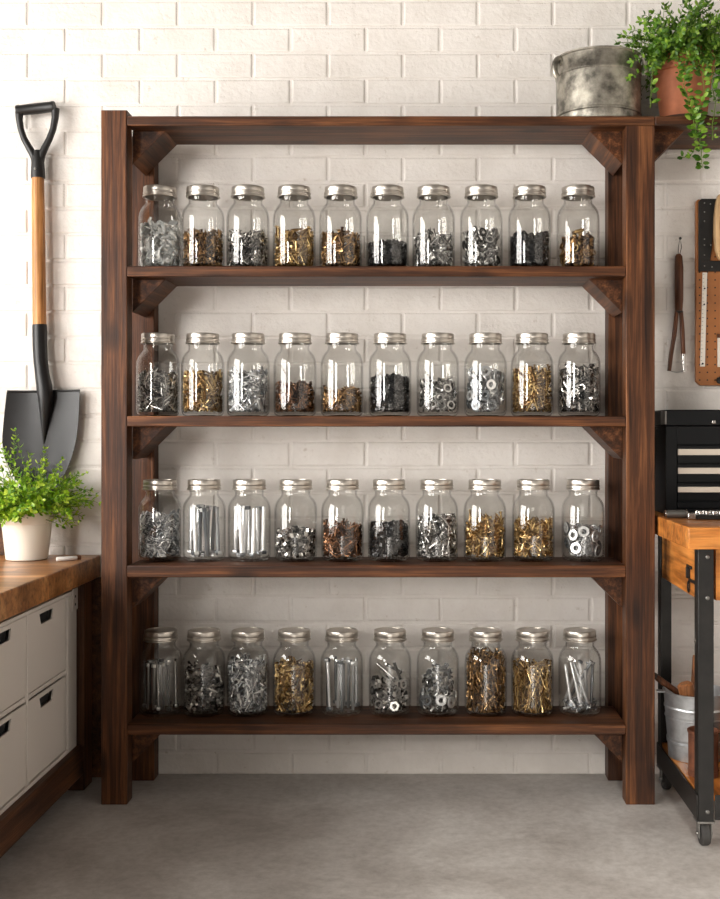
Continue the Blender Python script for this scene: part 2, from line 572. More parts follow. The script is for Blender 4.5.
# ------------------------------------------------------------------ the shelving unit
BOARDS = [(1.8598, 1.8342), (1.4548, 1.4265), (1.0498, 1.0215), (0.6462, 0.6138), (0.2169, 0.1886)]
PXL0, PXL1, PXR0, PXR1 = -0.8667, -0.7965, 0.5508, 0.629
BD = 0.205
unit = thing('shelving_unit', 'tall dark-stained timber shelving unit of five boards against the white brick wall', 'shelving unit', (-0.12, 0.1, 0))
MB().box(PXL0, PXL1, 0, 0.055, 0, 1.876).build('post', M['wood_z'], unit, bevel=0.002)
MB().box(PXR0, PXR1, 0, 0.055, 0, 1.8342).build('post', M['wood_z'], unit, bevel=0.002)
MB().box(-0.86, -0.773, BD, WALL_Y - 0.006, 0, 1.8598).build('post', M['wood_z'], unit, bevel=0.002)
MB().box(0.537, 0.612, BD, WALL_Y - 0.006, 0, 1.8598).build('post', M['wood_z'], unit, bevel=0.002)
for i, (zt, zb) in enumerate(BOARDS):
    x1 = PXR1 if i == 0 else PXR0
    MB().box(PXL1, x1, 0, BD, zb, zt).build('shelf_board', M['wood_x'], unit, bevel=0.0025)
    g = 0.091
    MB().prism([(PXL1, zb), (PXL1 + g, zb), (PXL1, zb - g)], 0.055, BD - 0.002).build('corner_brace', M['wood_y'], unit, bevel=0.0015)
    MB().prism([(PXR0, zb), (PXR0, zb - g), (PXR0 - g, zb)], 0.055, BD - 0.002).build('corner_brace', M['wood_y'], unit, bevel=0.0015)

wsh = thing('wall_shelf', 'dark timber shelf board beside the shelving unit carrying the terracotta pot', 'shelf', (1.0, 0.1, 1.83))
MB().box(PXR1 + 0.001, 1.55, 0, BD + 0.056, BOARDS[0][1], BOARDS[0][0]).build('shelf_board', M['wood_x'], wsh, bevel=0.0025)
for a in (PXR1 + 0.001,):
    MB().prism([(a, BOARDS[0][1]), (a + .091, BOARDS[0][1]), (a, BOARDS[0][1] - .091)], 0.055, BD - 0.002).build('corner_brace', M['wood_y'], wsh, bevel=0.0015)
MB().prism([(BD + .05, BOARDS[0][1]), (BD - .09, BOARDS[0][1]), (BD + .05, BOARDS[0][1] - .14)], 1.40, 1.45, 'x').build('corner_brace', M['wood_y'], wsh, bevel=0.0015)

# ------------------------------------------------------------------ jars
JR, JH = 0.0595, 0.235
OUT = [(0.0, 0.004), (0.035, 0.003), (0.046, 0.0), (0.0525, 0.002), (0.0575, 0.008), (0.0595, 0.018), (0.0597, 0.08), (0.0595, 0.146),
       (0.0585, 0.157), (0.0560, 0.167), (0.0515, 0.176), (0.0460, 0.1835), (0.0415, 0.1885), (0.0398, 0.193), (0.0395, 0.2), (0.0415, 0.204), (0.0405, 0.207), (0.0405, 0.232)]
INN = [(0.0375, 0.232), (0.0375, 0.2), (0.0372, 0.192), (0.0392, 0.187), (0.0438, 0.1815), (0.0492, 0.174), (0.0535, 0.1655), (0.0558, 0.156), (0.0567, 0.145),
       (0.0569, 0.08), (0.0567, 0.02), (0.0545, 0.012), (0.049, 0.0085), (0.03, 0.008), (0.0, 0.0085)]


def lathe_mesh(prof, n):
    return MB().lathe([(max(r, 1e-5), z) for r, z in prof], n, cap0=False, cap1=False)


def make_jar():
    r = thing('glass_jar', 'x', 'jar')
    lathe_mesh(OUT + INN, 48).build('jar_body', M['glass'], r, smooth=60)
    lid = lathe_mesh([(0.0, 0.2325), (0.0400, 0.2325), (0.0412, 0.2335), (0.0395, 0.2352), (0.0, 0.2346)][::-1], 48)
    lo = lid.build('lid', M['lid'], r, smooth=40)
    band = [(0.0418, 0.2075), (0.0470, 0.2075), (0.0478, 0.2085), (0.0478, 0.2105), (0.0452, 0.2125), (0.0452, 0.2160), (0.0468, 0.2175), (0.0468, 0.2200), (0.0450, 0.2220), (0.0456, 0.2240), (0.0456, 0.2325),
            (0.0448, 0.2355), (0.0425, 0.2366), (0.0392, 0.2364), (0.0392, 0.2350), (0.0415, 0.2345), (0.0425, 0.230), (0.0425, 0.209)]
    b = MB().lathe(band, 48, loop=True)
    b.build('screw_band', M['lid'], lo, smooth=30)
    return r


def copy_tree(o, parent=None):
    c = o.copy()
    C.objects.link(c)
    if parent is not None:
        c.parent = parent
    for ch in o.children:
        copy_tree(ch, c)
    return c


JX = [[160, 203, 248, 294.2, 340.7, 387.5, 433.6, 481.3, 529.5, 578],
      [158, 202.8, 248.3, 295, 342, 390, 437.8, 485.5, 532, 579],
      [160, 204.2, 249.3, 295.8, 342.6, 389, 436.8, 484.8, 533.4, 583],
      [161, 204, 248, 294.2, 341.8, 390, 437.8, 485.8, 532.3, 579.7]]
JY = 0.118
SHELF = ['top', 'second', 'third', 'bottom']
ORD = ['first', 'second', 'third', 'fourth', 'fifth', 'sixth', 'seventh', 'eighth', 'ninth', 'tenth']

# ---- templates for the loose hardware (axis z, centred)
def T_(mbx):
    return np.array([tuple(p) for p in mbx.v]), mbx.f


def t_screw(L, d, hd, n=6, hh=None):
    hh = hh or hd * 0.35
    return T_(MB().lathe([(d * .08, -L / 2), (d * .5, -L / 2 + d * 1.6), (d * .5, L / 2 - hh), (hd * .5, L / 2), (hd * .32, L / 2 + hh * .3)], n))


def t_bolt(L, d, hd, hh, n=8, nut=False):
    m = MB().lathe([(d * .38, -L / 2), (d * .5, -L / 2 + d * .2), (d * .5, L / 2 - hh)], n)
    m.lathe([(hd * .5, L / 2 - hh), (hd * .54, L / 2 - hh * .8), (hd * .54, L / 2 - hh * .2), (hd * .46, L / 2)], 6)
    if nut:
        m.lathe([(hd * .5, -L / 2 + .006), (hd * .54, -L / 2 + .0075), (hd * .54, -L / 2 + .0135), (hd * .5, -L / 2 + .015)], 6)
    return T_(m)


def t_ring(ro, ri, t, n=14):
    return T_(MB().lathe([(ri, -t / 2), (ro - t * .15, -t / 2), (ro, -t * .3), (ro, t * .3), (ro - t * .15, t / 2), (ri, t / 2)], n, loop=True))


def t_nut(af, ri, t):
    m = MB()
    n = 6
    v, f = [], []
    for zz in (-t / 2, t / 2):
        for r in (ri, af):
            for i in range(n):
                a = PI / 3 * i
                v.append((r * math.cos(a), r * math.sin(a), zz))
    for i in range(n):
        j = (i + 1) % n
        f += [(i, j, 6 + j, 6 + i), (12 + i, 18 + i, 18 + j, 12 + j), (6 + i, 6 + j, 18 + j, 18 + i), (i, 12 + i, 12 + j, j)]
    return T_(m.add(v, f))


def t_hook(L, d):
    pts = [(0, 0, -L / 2), (0, 0, 0)] + [(L * .22 * (1 - math.cos(a)), 0, L * .22 * math.sin(a)) for a in np.linspace(0.5, 4.0, 5)]
    return T_(MB().tube(pts, d / 2, 5))


def t_anchor(L, d):
    m = MB().tube([(0, 0, -L / 2), (0, 0, L * .1), (d * .3, 0, L * .35), (d * 1.4, 0, L * .5)], [d * .3, d * .55, d * .5, d * .4], 6)
    return T_(m)


def t_tab(a, b, t):
    pts = []
    for i in range(12):
        an = 2 * PI * i / 12
        pts.append((math.copysign(abs(math.cos(an)) ** .6, math.cos(an)) * a, math.copysign(abs(math.sin(an)) ** .6, math.sin(an)) * b))
    return T_(MB().prism(pts, -t / 2, t / 2, 'z'))


def rot_to(d, spin):
    d = Vector(d).normalized()
    q = Vector((0, 0, 1)).rotation_difference(d)
    return np.array((q.to_matrix() @ Matrix.Rotation(spin, 3, 'Z')))


RI, Z0 = 0.0552, 0.0122


INZ = np.array([z for r, z in INN][::-1])
INR = np.array([r for r, z in INN][::-1])


HZ = [1.0]


def inner(z):
    return np.interp(z / HZ[0], INZ, INR) - 0.0010


def heap(tmpls, fill, n, seed, half, flatness=0.0, rin=0.0, peak=0.006, tangent=0.35, wts=None, zlo=0.0):
    """loose pieces scattered through the inside of a jar up to the level FILL: verts, faces"""
    r = np.random.default_rng(seed)
    V, F, base = [], [], 0
    k = 0
    while k < n:
        ti = int(r.choice(len(tmpls), p=wts)) if wts else int(r.integers(len(tmpls)))
        tv, tf = tmpls[ti]
        h = half[ti] if isinstance(half, (list, tuple)) else half
        rr = math.sqrt(r.uniform(rin ** 2, 1.0)) * RI
        if r.random() < 0.5:
            rr = RI * r.uniform(0.82, 1.0)
        th = r.uniform(0, 2 * PI)
        zz = Z0 + zlo + r.uniform(0, 1) * (fill - zlo)
        d = r.normal(size=3)
        d[2] *= (1 - flatness)
        rad = np.array((math.cos(th), math.sin(th), 0))
        if rr > 0.8 * RI:
            d = d - rad * d.dot(rad) * (1 - tangent * .4)
        d = d / np.linalg.norm(d)
        R = rot_to(d, r.uniform(0, 6.28))
        top = Z0 + fill + peak * math.sin(3 * th + seed) * (rr / RI) + peak * .8 * (1 - rr / RI)
        pts = tv @ R.T
        p = np.array((rr * math.cos(th), rr * math.sin(th), zz))
        q = pts + p
        # slide inwards from the glass, up from the base, down from the level
        rq = np.hypot(q[:, 0], q[:, 1]).max()
        if rq > RI:
            sh = rq - RI
            q = q - rad * sh
            if np.hypot(q[:, 0], q[:, 1]).max() > RI + 0.0006:
                continue
        lo = q[:, 2].min()
        if lo < Z0:
            q[:, 2] += Z0 - lo
        hi = q[:, 2].max()
        if hi > top:
            q[:, 2] -= (hi - top) * 0.85
        if q[:, 2].min() < Z0 - 0.001:
            continue
        # stay inside the jar's own profile
        bad = False
        for _ in range(3):
            over = (np.hypot(q[:, 0], q[:, 1]) - inner(q[:, 2])).max()
            if over <= 0:
                break
            q = q - rad * (over + 1e-4)
        else:
            bad = (np.hypot(q[:, 0], q[:, 1]) - inner(q[:, 2])).max() > 0
        if bad:
            continue
        V.append(q)
        F.extend([tuple(base + i for i in f) for f in tf])
        base += len(tv)
        k += 1
    return np.concatenate(V), F


def stuff_mesh(name, V, F, mat, loc, label, cat, group=None):
    me = bpy.data.meshes.new(name)
    me.from_pydata([tuple(map(float, p)) for p in V], [], F)
    me.shade_smooth()
    me.set_sharp_from_angle(angle=math.radians(40))
    me.materials.append(mat)
    o = bpy.data.objects.new(name, me)
    o.location = loc
    C.objects.link(o)
    return tag(o, label, cat, group, 'stuff')


def template_mesh(name, T, mat):
    me = bpy.data.meshes.new(name)
    me.from_pydata([tuple(map(float, p)) for p in T[0]], [], T[1])
    me.shade_smooth()
    me.set_sharp_from_angle(angle=math.radians(40))
    me.materials.append(mat)
    return me


def place(name, me, loc, d, spin, label, cat, group):
    o = bpy.data.objects.new(name, me)
    o.location = loc
    q = Vector((0, 0, 1)).rotation_difference(Vector(d).normalized())
    o.rotation_mode = 'QUATERNION'
    o.rotation_quaternion = q @ Matrix.Rotation(spin, 3, 'Z').to_quaternion()
    C.objects.link(o)
    return tag(o, label, cat, group)


# what each jar holds: (kind, name, words, material, fill)
K = {
    'screw_s': ([t_screw(.023, .0050, .0098)], 400, .0115),
    'screw_m': ([t_screw(.031, .0054, .0105)], 270, .0155),
    'screw_l': ([t_screw(.041, .0058, .0112)], 200, .0205),
    'nail_m': ([t_screw(.038, .0044, .0088)], 270, .019),
    'nail_l': ([t_screw(.075, .0042, .0092), t_screw(.06, .004, .009)], 210, .035),
    'nut_s': ([t_nut(.0088, .0045, .007), t_nut(.0075, .0038, .010)], 330, .008),
    'hook': ([t_hook(.034, .0052)], 230, .012),
    'clip': ([t_hook(.037, .0058), t_nut(.0095, .0055, .006)], 210, .013),
    'white': ([t_anchor(.032, .010), t_tab(.0150, .0090, .0035), t_hook(.030, .0075)], 95, .012),
    'bolt_m': ([t_bolt(.052, .0058, .0120, .0055), t_bolt(.044, .0055, .0115, .005)], 150, .026),
    'boltnut': ([t_bolt(.05, .007, .0145, .006), t_nut(.0105, .0055, .008)], 130, .022),
    'washer_in': ([t_ring(.011, .0058, .0035)], 150, .006),
}
W = {}
PLAN = [
    # top shelf
    [('white', 'wall_anchors', 'white plastic anchors and tabs', 'bit_white', .128),
     ('screw_s', 'screws', 'bronze screws', 'bit_bronze', .098),
     ('screw_s', 'screws', 'silver screws', 'bit_dark', .098),
     ('screw_m', 'screws', 'golden brass screws', 'bit_gold', .104),
     ('screw_m', 'screws', 'dull brass screws', 'bit_bronze', .098),
     ('nut_s', 'nuts', 'black nuts', 'bit_black', .070),
     ('screw_m', 'screws', 'pale silver screws', 'bit_silver', .092),
     ('ringmix', 'nuts', 'silver rings and nuts', 'bit_silver', .105),
     ('nut_s', 'nuts', 'black nuts', 'bit_black', .092),
     ('goldmix', 'sleeves', 'brass sleeves and rings', 'bit_gold', .105)],
    [('nail_m', 'nails', 'zinc nails', 'bit_silver', .112),
     ('screw_l', 'screws', 'bright brass screws', 'bit_gold', .108),
     ('screw_l', 'screws', 'grey zinc screws', 'bit_bright', .116),
     ('hook', 'hooks', 'copper brown hooks', 'bit_copper', .082),
     ('nail_m', 'nails', 'small bronze nails', 'bit_bronze', .064),
     ('nut_s', 'nuts', 'black nuts', 'bit_black', .100),
     ('eyelet', 'washers', 'pale eyelets', 'bit_silver', .098),
     ('washers', 'washers', 'thick silver washers', 'bit_bright', .128),
     ('nail_m', 'nails', 'golden nails', 'bit_gold', .122),
     ('clip', 'clips', 'dark steel clips', 'bit_dark', .128)],
    [('hook', 'hooks', 'bright zinc hooks', 'bit_bright', .118),
     ('bolts', '', 'long thick zinc bolts', 'bit_bright', .145),
     ('bolts', '', 'long thick zinc bolts', 'bit_bright', .145),
     ('nut_s', 'nuts', 'small silver nuts', 'bit_dark', .076),
     ('nail_m', 'nails', 'copper coloured nails', 'bit_copper', .092),
     ('nut_s', 'nuts', 'black nuts', 'bit_black', .092),
     ('screw_m', 'screws', 'bright silver screws', 'bit_silver', .112),
     ('screw_l', 'screws', 'gold screws heaped to a peak', 'bit_gold', .108),
     ('screw_s', 'screws', 'small gold screws', 'bit_gold', .104),
     ('washers', 'washers', 'silver washers', 'bit_bright', .098)],
    [('thinbolts', '', 'long thin steel bolts', 'bit_silver', .135),
     ('boltnut', 'bolts', 'dull steel bolts and nuts', 'bit_dark', .118),
     ('screw_l', 'screws', 'bright white zinc screws', 'bit_bright', .140),
     ('bolt_m', 'bolts', 'golden bolts', 'bit_gold', .128),
     ('midbolts', '', 'long steel bolts', 'bit_bright', .142),
     ('boltmix', 'nuts', 'steel bolts over nuts', 'bit_silver', .090),
     ('boltwash', 'washers', 'zinc bolts over washers', 'bit_bright', .118),
     ('nail_l', 'nails', 'long bronze nails', 'bit_bronze', .158),
     ('nail_l', 'nails', 'long golden nails', 'bit_gold', .128),
     ('lag', '', 'long zinc lag bolts', 'bit_bright', .13)],
]


def shell_rings(o, name, T, mat, level, n, tilt, label, cat, group, seed, ro, zmin=0.0, rad=None, cover=2 * PI):
    """rings lying face out against the glass, none touching another"""
    r = random.Random(seed)
    me = template_mesh(name, T, M[mat])
    spots = []
    tries = 0
    while len(spots) < n and tries < 6000:
        tries += 1
        th = -PI / 2 + r.uniform(-cover / 2, cover / 2)
        zz = Z0 + zmin + ro + .001 + r.uniform(0, 1) * max(0.001, level - zmin - 2 * ro)
        rr = rad or (RI - .0045)
        if zz < .026:
            rr -= .003
        p = Vector((rr * math.cos(th), rr * math.sin(th), zz))
        if all((p - q).length > 2 * ro * 1.02 for q in spots):
            spots.append(p)
            tl = r.uniform(-tilt, tilt)
            d = Vector((math.cos(th), math.sin(th), math.sin(tl)))
            tn = Vector((-math.sin(th), math.cos(th), 0))
            d += tn * math.sin(r.uniform(-tilt, tilt))
            d.normalize()
            # keep the outer edge inside the glass
            tang = math.sqrt(max(0.0, 1 - d.dot(Vector((math.cos(th), math.sin(th), 0))) ** 2))
            back = ro * tang + (math.hypot(rr, ro) - rr)
            p2 = p - Vector((math.cos(th), math.sin(th), 0)) * max(0.0, back - .0015)
            place(name, me, Vector(o) + p2, d, r.uniform(0, 6), label, cat, group)


def standing(o, name, L, d, hd, hh, n, ring, lean, label, cat, group, seed, mat, updown=0.35):
    """long bolts standing in the jar, heads up or down, none through another"""
    r = random.Random(seed)
    me = template_mesh(name, t_bolt(L, d, hd, hh, 10, nut=False), M[mat])
    done = []

    def seg_d(a, b, c, e):
        best = 9
        for i in range(9):
            p = a.lerp(b, i / 8)
            for j in range(9):
                best = min(best, (p - c.lerp(e, j / 8)).length)
        return best
    tries = 0
    while len(done) < n and tries < 9000:
        tries += 1
        th = r.uniform(0, 2 * PI)
        if len(done) < ring:
            th = -PI / 2 + (len(done) - ring / 2 + .5) * (2 * PI / ring) + r.uniform(-.12, .12)
        rb = (RI - hd * .62 - .001) * (1 if len(done) < ring else r.uniform(.1, .75))
        th2 = th + r.uniform(-lean, lean)
        rt = min(RI - hd * .62, rb * r.uniform(.88, 1.02))
        a = Vector((rb * math.cos(th) * .95, rb * math.sin(th) * .95, Z0 + .0015))
        b = Vector((rt * math.cos(th2), rt * math.sin(th2), 0))
        h = math.hypot(b.x - a.x, b.y - a.y)
        b.z = a.z + math.sqrt(max(1e-6, L * L - h * h))
        need = (hd + d) * .54
        if all(seg_d(a, b, c, e) > need * (.86 if len(done) >= ring else .72) for c, e in done):
            done.append((a, b))
            dd = (b - a).normalized()
            flip = r.random() < updown
            mid = (a + b) / 2
            mid.z += r.uniform(0, .006)
            place(name, me, Vector(o) + mid, -dd if flip else dd, r.uniform(0, 6), label, cat, group)


def slanted(o, name, T, L, d, n, z_lo, z_hi, label, cat, group, seed, mat, amin=20, amax=65, rr0=.047, clear=1.0):
    """bolts lying slantwise just inside the glass, at different depths"""
    r = random.Random(seed)
    me = template_mesh(name, T, M[mat])
    done = []

    def seg_d(a, b, c, e):
        best = 9
        for i in range(9):
            p = a.lerp(b, i / 8)
            for j in range(9):
                best = min(best, (p - c.lerp(e, j / 8)).length)
        return best
    tries = 0
    while len(done) < n and tries < 12000:
        tries += 1
        th = r.uniform(0, 2 * PI) if len(done) > n * .55 else -PI / 2 + r.uniform(-1.2, 1.2)
        rr = r.uniform(.2, 1.0) * rr0
        el = math.radians(r.uniform(amin, amax)) * r.choice((-1, 1))
        tn = Vector((-math.sin(th), math.cos(th), 0))
        dd = (tn * math.cos(el) + Vector((0, 0, 1)) * math.sin(el) + Vector((math.cos(th), math.sin(th), 0)) * r.uniform(-.25, .25)).normalized()
        hz = abs(dd.z) * L / 2
        zc = r.uniform(z_lo + hz, max(z_lo + hz + .001, z_hi - hz))
        p = Vector((rr * math.cos(th), rr * math.sin(th), zc))
        a, b = p - dd * L / 2, p + dd * L / 2
        if max(math.hypot(a.x, a.y), math.hypot(b.x, b.y)) > RI - d * 1.0 or min(a.z, b.z) < Z0 + d * .7:
            continue
        if all(seg_d(a, b, c, e) > d * 1.25 * clear for c, e in done):
            done.append((a, b))
            place(name, me, Vector(o) + p, dd, r.uniform(0, 6), label, cat, group)


proto = make_jar()
first = True
for ri in range(4):
    zt = BOARDS[ri + 1][0] + 0.0008
    for ci in range(10):
        kind, nm, words_, mat, fill = PLAN[ri][ci]
        k = (CAM_D + JY) / CAM_D
        x = (JX[ri][ci] - VPX) * S * k
        loc = Vector((x, JY, zt))
        if first:
            jar = proto
            first = False
        else:
            jar = copy_tree(proto)
        jar.location = loc
        HZ[0] = (1.0, .978, .955, .99)[ri]
        hz = (1.0, .978, .955, .99)[ri]
        jar.scale = (1, 1, hz)
        jar.rotation_euler = (0, 0, random.uniform(0, 6.28))
        place_words = '%s jar from the left on the %s jar shelf' % (ORD[ci], SHELF[ri])
        tag(jar, 'glass jar of %s, %s from left on %s jar shelf' % (words_, ORD[ci], SHELF[ri]), 'jar', 'glass jars on the %s jar shelf' % SHELF[ri])
        where = 'in the ' + place_words
        where2 = 'in %s jar of the %s jar shelf' % (ORD[ci], SHELF[ri])
        seed = 100 * ri + ci + 1
        gname = words_ + ' ' + where
        cat1 = {'nuts': 'nuts', 'screws': 'screws', 'nails': 'nails', 'hooks': 'hooks', 'washers': 'washers', 'clips': 'clips', 'wall_anchors': 'wall anchors', 'bolts': 'bolts', 'sleeves': 'sleeves'}.get(nm, nm)
        L0 = lambda s: s + ' ' + where2
        if kind in K:
            tm, n, half = K[kind]
            V, F = heap(tm, fill, int(1.45 * n * fill / .1), seed, half, peak=.012 if 'peak' not in words_ else .03)
            stuff_mesh(nm, V, F, M[mat], loc, L0('heap of ' + words_), cat1)
        elif kind == 'washers':
            ro = .0152 if ri == 1 else .0162
            shell_rings(loc, 'washer', t_ring(ro, ro * .50, .0052, 24), mat, fill, 40 if ri == 1 else 30, .16, L0('round silver washer flat against the glass'), 'washer', gname, seed, ro)
            V, F = heap([t_ring(.0135, .007, .005, 12)], fill - .012, 200, seed, .007, peak=.004)
            keep_heap = (V * np.array((.74, .74, 1)), F)
            stuff_mesh('washers', keep_heap[0], F, M[mat], loc, L0('washers heaped in the middle'), 'washers')
        elif kind == 'eyelet':
            shell_rings(loc, 'washer', t_ring(.0135, .0078, .005, 20), mat, fill, 22, .35, L0('pale eyelet washer lying against the glass'), 'washer', gname, seed, .0135)
            V, F = heap([t_ring(.0088, .005, .0035, 10), t_screw(.026, .005, .009)], fill - .004, 260, seed, .006)
            stuff_mesh('washers', V * np.array((.82, .82, 1)), F, M[mat], loc, L0('eyelets and studs heaped in the middle'), 'washers')
        elif kind == 'ringmix':
            shell_rings(loc, 'ring', t_ring(.0125, .0078, .005, 18), mat, fill, 24, .7, L0('silver metal ring lying against the glass'), 'ring', gname, seed, .0125)
            V, F = heap([t_nut(.0085, .0045, .006), t_hook(.03, .005), t_ring(.009, .0055, .0035, 12)], fill, 300, seed, .008, peak=.01)
            stuff_mesh('nuts', V * np.array((.86, .86, 1)), F, M[mat], loc, L0('silver nuts and rings heaped'), 'nuts')
        elif kind == 'goldmix':
            shell_rings(loc, 'ring', t_ring(.0105, .0072, .0045, 18), mat, fill * .7, 14, .7, L0('brass ring lying against the glass'), 'ring', gname, seed, .0105)
            slanted(loc, 'sleeve', t_ring(.0055, .0036, .030, 12), .030, .012, 20, .03, fill + .01, L0('short brass sleeve'), 'sleeve', gname + ' tubes', seed, mat, 10, 80, .044, .9)
            V, F = heap([t_nut(.0072, .004, .006), t_ring(.006, .0036, .018, 8)], fill * .82, 320, seed, .008)
            stuff_mesh('sleeves', V * np.array((.84, .84, 1)), F, M['bit_bronze'], loc, L0('small brass sleeves heaped'), 'sleeves')
        elif kind == 'bolts':
            standing(loc, 'hex_bolt', .134, .0112, .0220, .0100, 9, 6, .60, L0('long thick zinc bolt standing upright'), 'bolt', gname, seed, mat, .5)
            V, F = heap([t_nut(.0095, .0052, .008)], .010, 16, seed, .005)
            stuff_mesh('nuts', V * np.array((.7, .7, 1)), F, M[mat], loc, L0('zinc nuts lying under the bolts'), 'nuts')
        elif kind == 'thinbolts':
            standing(loc, 'hex_bolt', .128, .0070, .0150, .0090, 15, 9, .16, L0('long thin steel bolt standing upright'), 'bolt', gname, seed, mat, .4)
        elif kind == 'midbolts':
            standing(loc, 'hex_bolt', .134, .0090, .0180, .0100, 11, 7, .30, L0('long steel bolt standing upright'), 'bolt', gname, seed, mat, .4)
        elif kind == 'lag':
            slanted(loc, 'lag_bolt', t_bolt(.118, .0085, .0150, .006, 10), .118, .0105, 26, .012, .155, L0('long zinc lag bolt leaning'), 'bolt', gname, seed, mat, 55, 82, .046, .9)
            V, F = heap([t_bolt(.04, .007, .0125, .006)], .030, 26, seed, .02)
            stuff_mesh('bolts', V * np.array((.9, .9, 1)), F, M[mat], loc, L0('short zinc bolts lying at the foot'), 'bolts')
        elif kind == 'boltmix':
            slanted(loc, 'hex_bolt', t_bolt(.075, .0085, .0165, .008, 10), .075, .0135, 12, .086, .150, L0('fat steel bolt lying slantwise'), 'bolt', gname, seed, mat, 15, 60, .042, .9)
            shell_rings(loc, 'hex_nut', t_nut(.0140, .0078, .009), mat, .09, 18, .5, L0('steel nut lying against the glass'), 'nut', gname + ' nuts', seed, .0140)
            V, F = heap([t_nut(.0092, .005, .007), t_bolt(.035, .007, .0125, .006)], .066, 130, seed, .012)
            stuff_mesh('nuts', V * np.array((.82, .82, 1)), F, M['bit_dark'], loc, L0('steel nuts and bolts heaped'), 'nuts')
        elif kind == 'boltwash':
            slanted(loc, 'hex_bolt', t_bolt(.052, .0082, .0155, .0075, 10), .052, .011, 20, .05, .138, L0('short zinc bolt lying slantwise'), 'bolt', gname, seed, mat, 5, 60, .044, .9)
            shell_rings(loc, 'washer', t_ring(.0155, .0078, .0055, 22), mat, .062, 11, .2, L0('zinc washer flat against the glass'), 'washer', gname + ' washers', seed, .0155)
            V, F = heap([t_bolt(.036, .007, .0125, .006), t_nut(.0092, .005, .007)], .092, 150, seed, .012)
            stuff_mesh('washers', V * np.array((.82, .82, 1)), F, M['bit_silver'], loc, L0('zinc bolts and nuts heaped'), 'washers')

# ------------------------------------------------------------------ shovel against the wall
def P2(px, py, y):
    p = at(px, py, y)
    return (p.x, p.y, p.z)


sh = thing('shovel', 'shovel with black handle and blade and a pale wooden shaft, upright against the white wall', 'shovel', at(42, 505, .25))
yh = 0.236
g = thing_mb = MB()
# D grip: bar and yoke
bar0, bar1 = Vector(P2(17.0, 110.8, yh)), Vector(P2(54.8, 106.6, yh))
g.tube([bar0, bar0.lerp(bar1, .06), bar0.lerp(bar1, .1), bar0.lerp(bar1, .5), bar0.lerp(bar1, .9), bar0.lerp(bar1, .94), bar1], [.0155, .0165, .0152, .0158, .0152, .0165, .0155], 18)
grip = g.build('grip', M['black_plastic'], sh)
yk = MB()
def arm(pts, r):
    yk.tube([P2(a, b, yh) for a, b in pts], r, 12)
arm([(19.2, 112), (19.4, 120), (20.8, 129), (24.0, 138.5), (28.4, 146.5), (32.0, 152.5), (34.6, 158), (36.0, 165)], [.0118, .0102, .0094, .0094, .0102, .0110, .0118, .0125])
arm([(55.4, 108.5), (55.2, 118), (53.2, 129), (49.2, 139.5), (45.0, 147.5), (42.2, 153.5), (40.6, 159), (39.6, 165)], [.0118, .0102, .0094, .0094, .0102, .0110, .0118, .0125])
c0 = [(37.4, 150.5), (37.6, 156), (37.8, 162), (37.9, 170), (38.0, 176.5), (38.0, 178.2)]
yk.tube([P2(a, b, yh) for a, b in c0], [.0105, .0145, .0182, .0196, .0205, .0205], 20)
yoke = yk.build('yoke', M['black_plastic'], sh)
rv = MB()
rv.lathe([(.0036, 0), (.0036, .0015), (.0015, .003)], 10, M=Matrix.Translation(P2(35.2, 168.6, yh - .0192)) @ Matrix.Rotation(PI / 2, 4, 'X'))
rv.build('rivet', M['grey_metal'], yoke)
MB().tube([P2(37.9, 176, yh), P2(38.3, 215, yh), P2(38.8, 260, yh), P2(39.6, 326, yh)], [.0172, .0186, .0190, .0192], 20).build('shaft', M['ash'], sh)
sk = MB()
sk.tube([P2(39.6, 324.6, yh), P2(39.7, 327, yh), P2(39.9, 345, yh), P2(40.6, 360, yh), P2(42.2, 374, yh - .002), P2(44.4, 387, yh - .004), P2(45.6, 398, yh - .003), P2(45.4, 412, yh + .003), P2(44.6, 428, yh + .009), P2(44.0, 444, yh + .014)],
        [.0202, .0208, .0205, .0202, .0205, .0225, .0220, .0165, .0095, .002], 20)
sk.build('socket', M['black_steel'], sh)
# the blade: a shallow dished sheet with rolled shoulders
bl = MB()
prof = [(390.6, 7.0, 79.8), (396, 6.2, 79.6), (410, 4.6, 79.0), (425, 3.2, 78.0), (437, 2.2, 76.6), (448, 2.6, 74.4), (458, 5.0, 71.4), (468, 9.5, 67.4), (478, 15, 62.6), (488, 22, 57), (497, 30, 50.5), (503, 37, 45)]
NU = 18
fr, bk = [], []
for j, (py, xl, xr) in enumerate(prof):
    for i in range(NU + 1):
        u = i / NU
        px = xl + (xr - xl) * u
        s = 2 * u - 1
        dish = -0.016 * (abs(s) ** 2.2) * (1 - .4 * j / len(prof)) + 0.016
        crease = -0.0055 * math.exp(-((px - 44.5) / 9.0) ** 2) * max(0.0, 1 - (py - 390) / 62)
        yy = yh + dish * .75 + crease + .004 - .006 * (j / len(prof))
        fr.append(Vector(P2(px, py, yy)))
W1 = NU + 1
nb = len(fr)
vv = fr + [p + Vector((0, .0022, 0)) for p in fr]
ff = []
for j in range(len(prof) - 1):
    for i in range(NU):
        a = j * W1 + i
        ff.append((a, a + 1, a + W1 + 1, a + W1))
        ff.append((nb + a, nb + a + W1, nb + a + W1 + 1, nb + a + 1))
for i in range(NU):
    a = i
    ff.append((a, nb + a, nb + a + 1, a + 1))
    a = (len(prof) - 1) * W1 + i
    ff.append((a, a + 1, nb + a + 1, nb + a))
for j in range(len(prof) - 1):
    a = j * W1
    ff.append((a, a + W1, nb + a + W1, nb + a))
    a = j * W1 + NU
    ff.append((a, nb + a, nb + a + W1, a + W1))
bl.add(vv, ff)
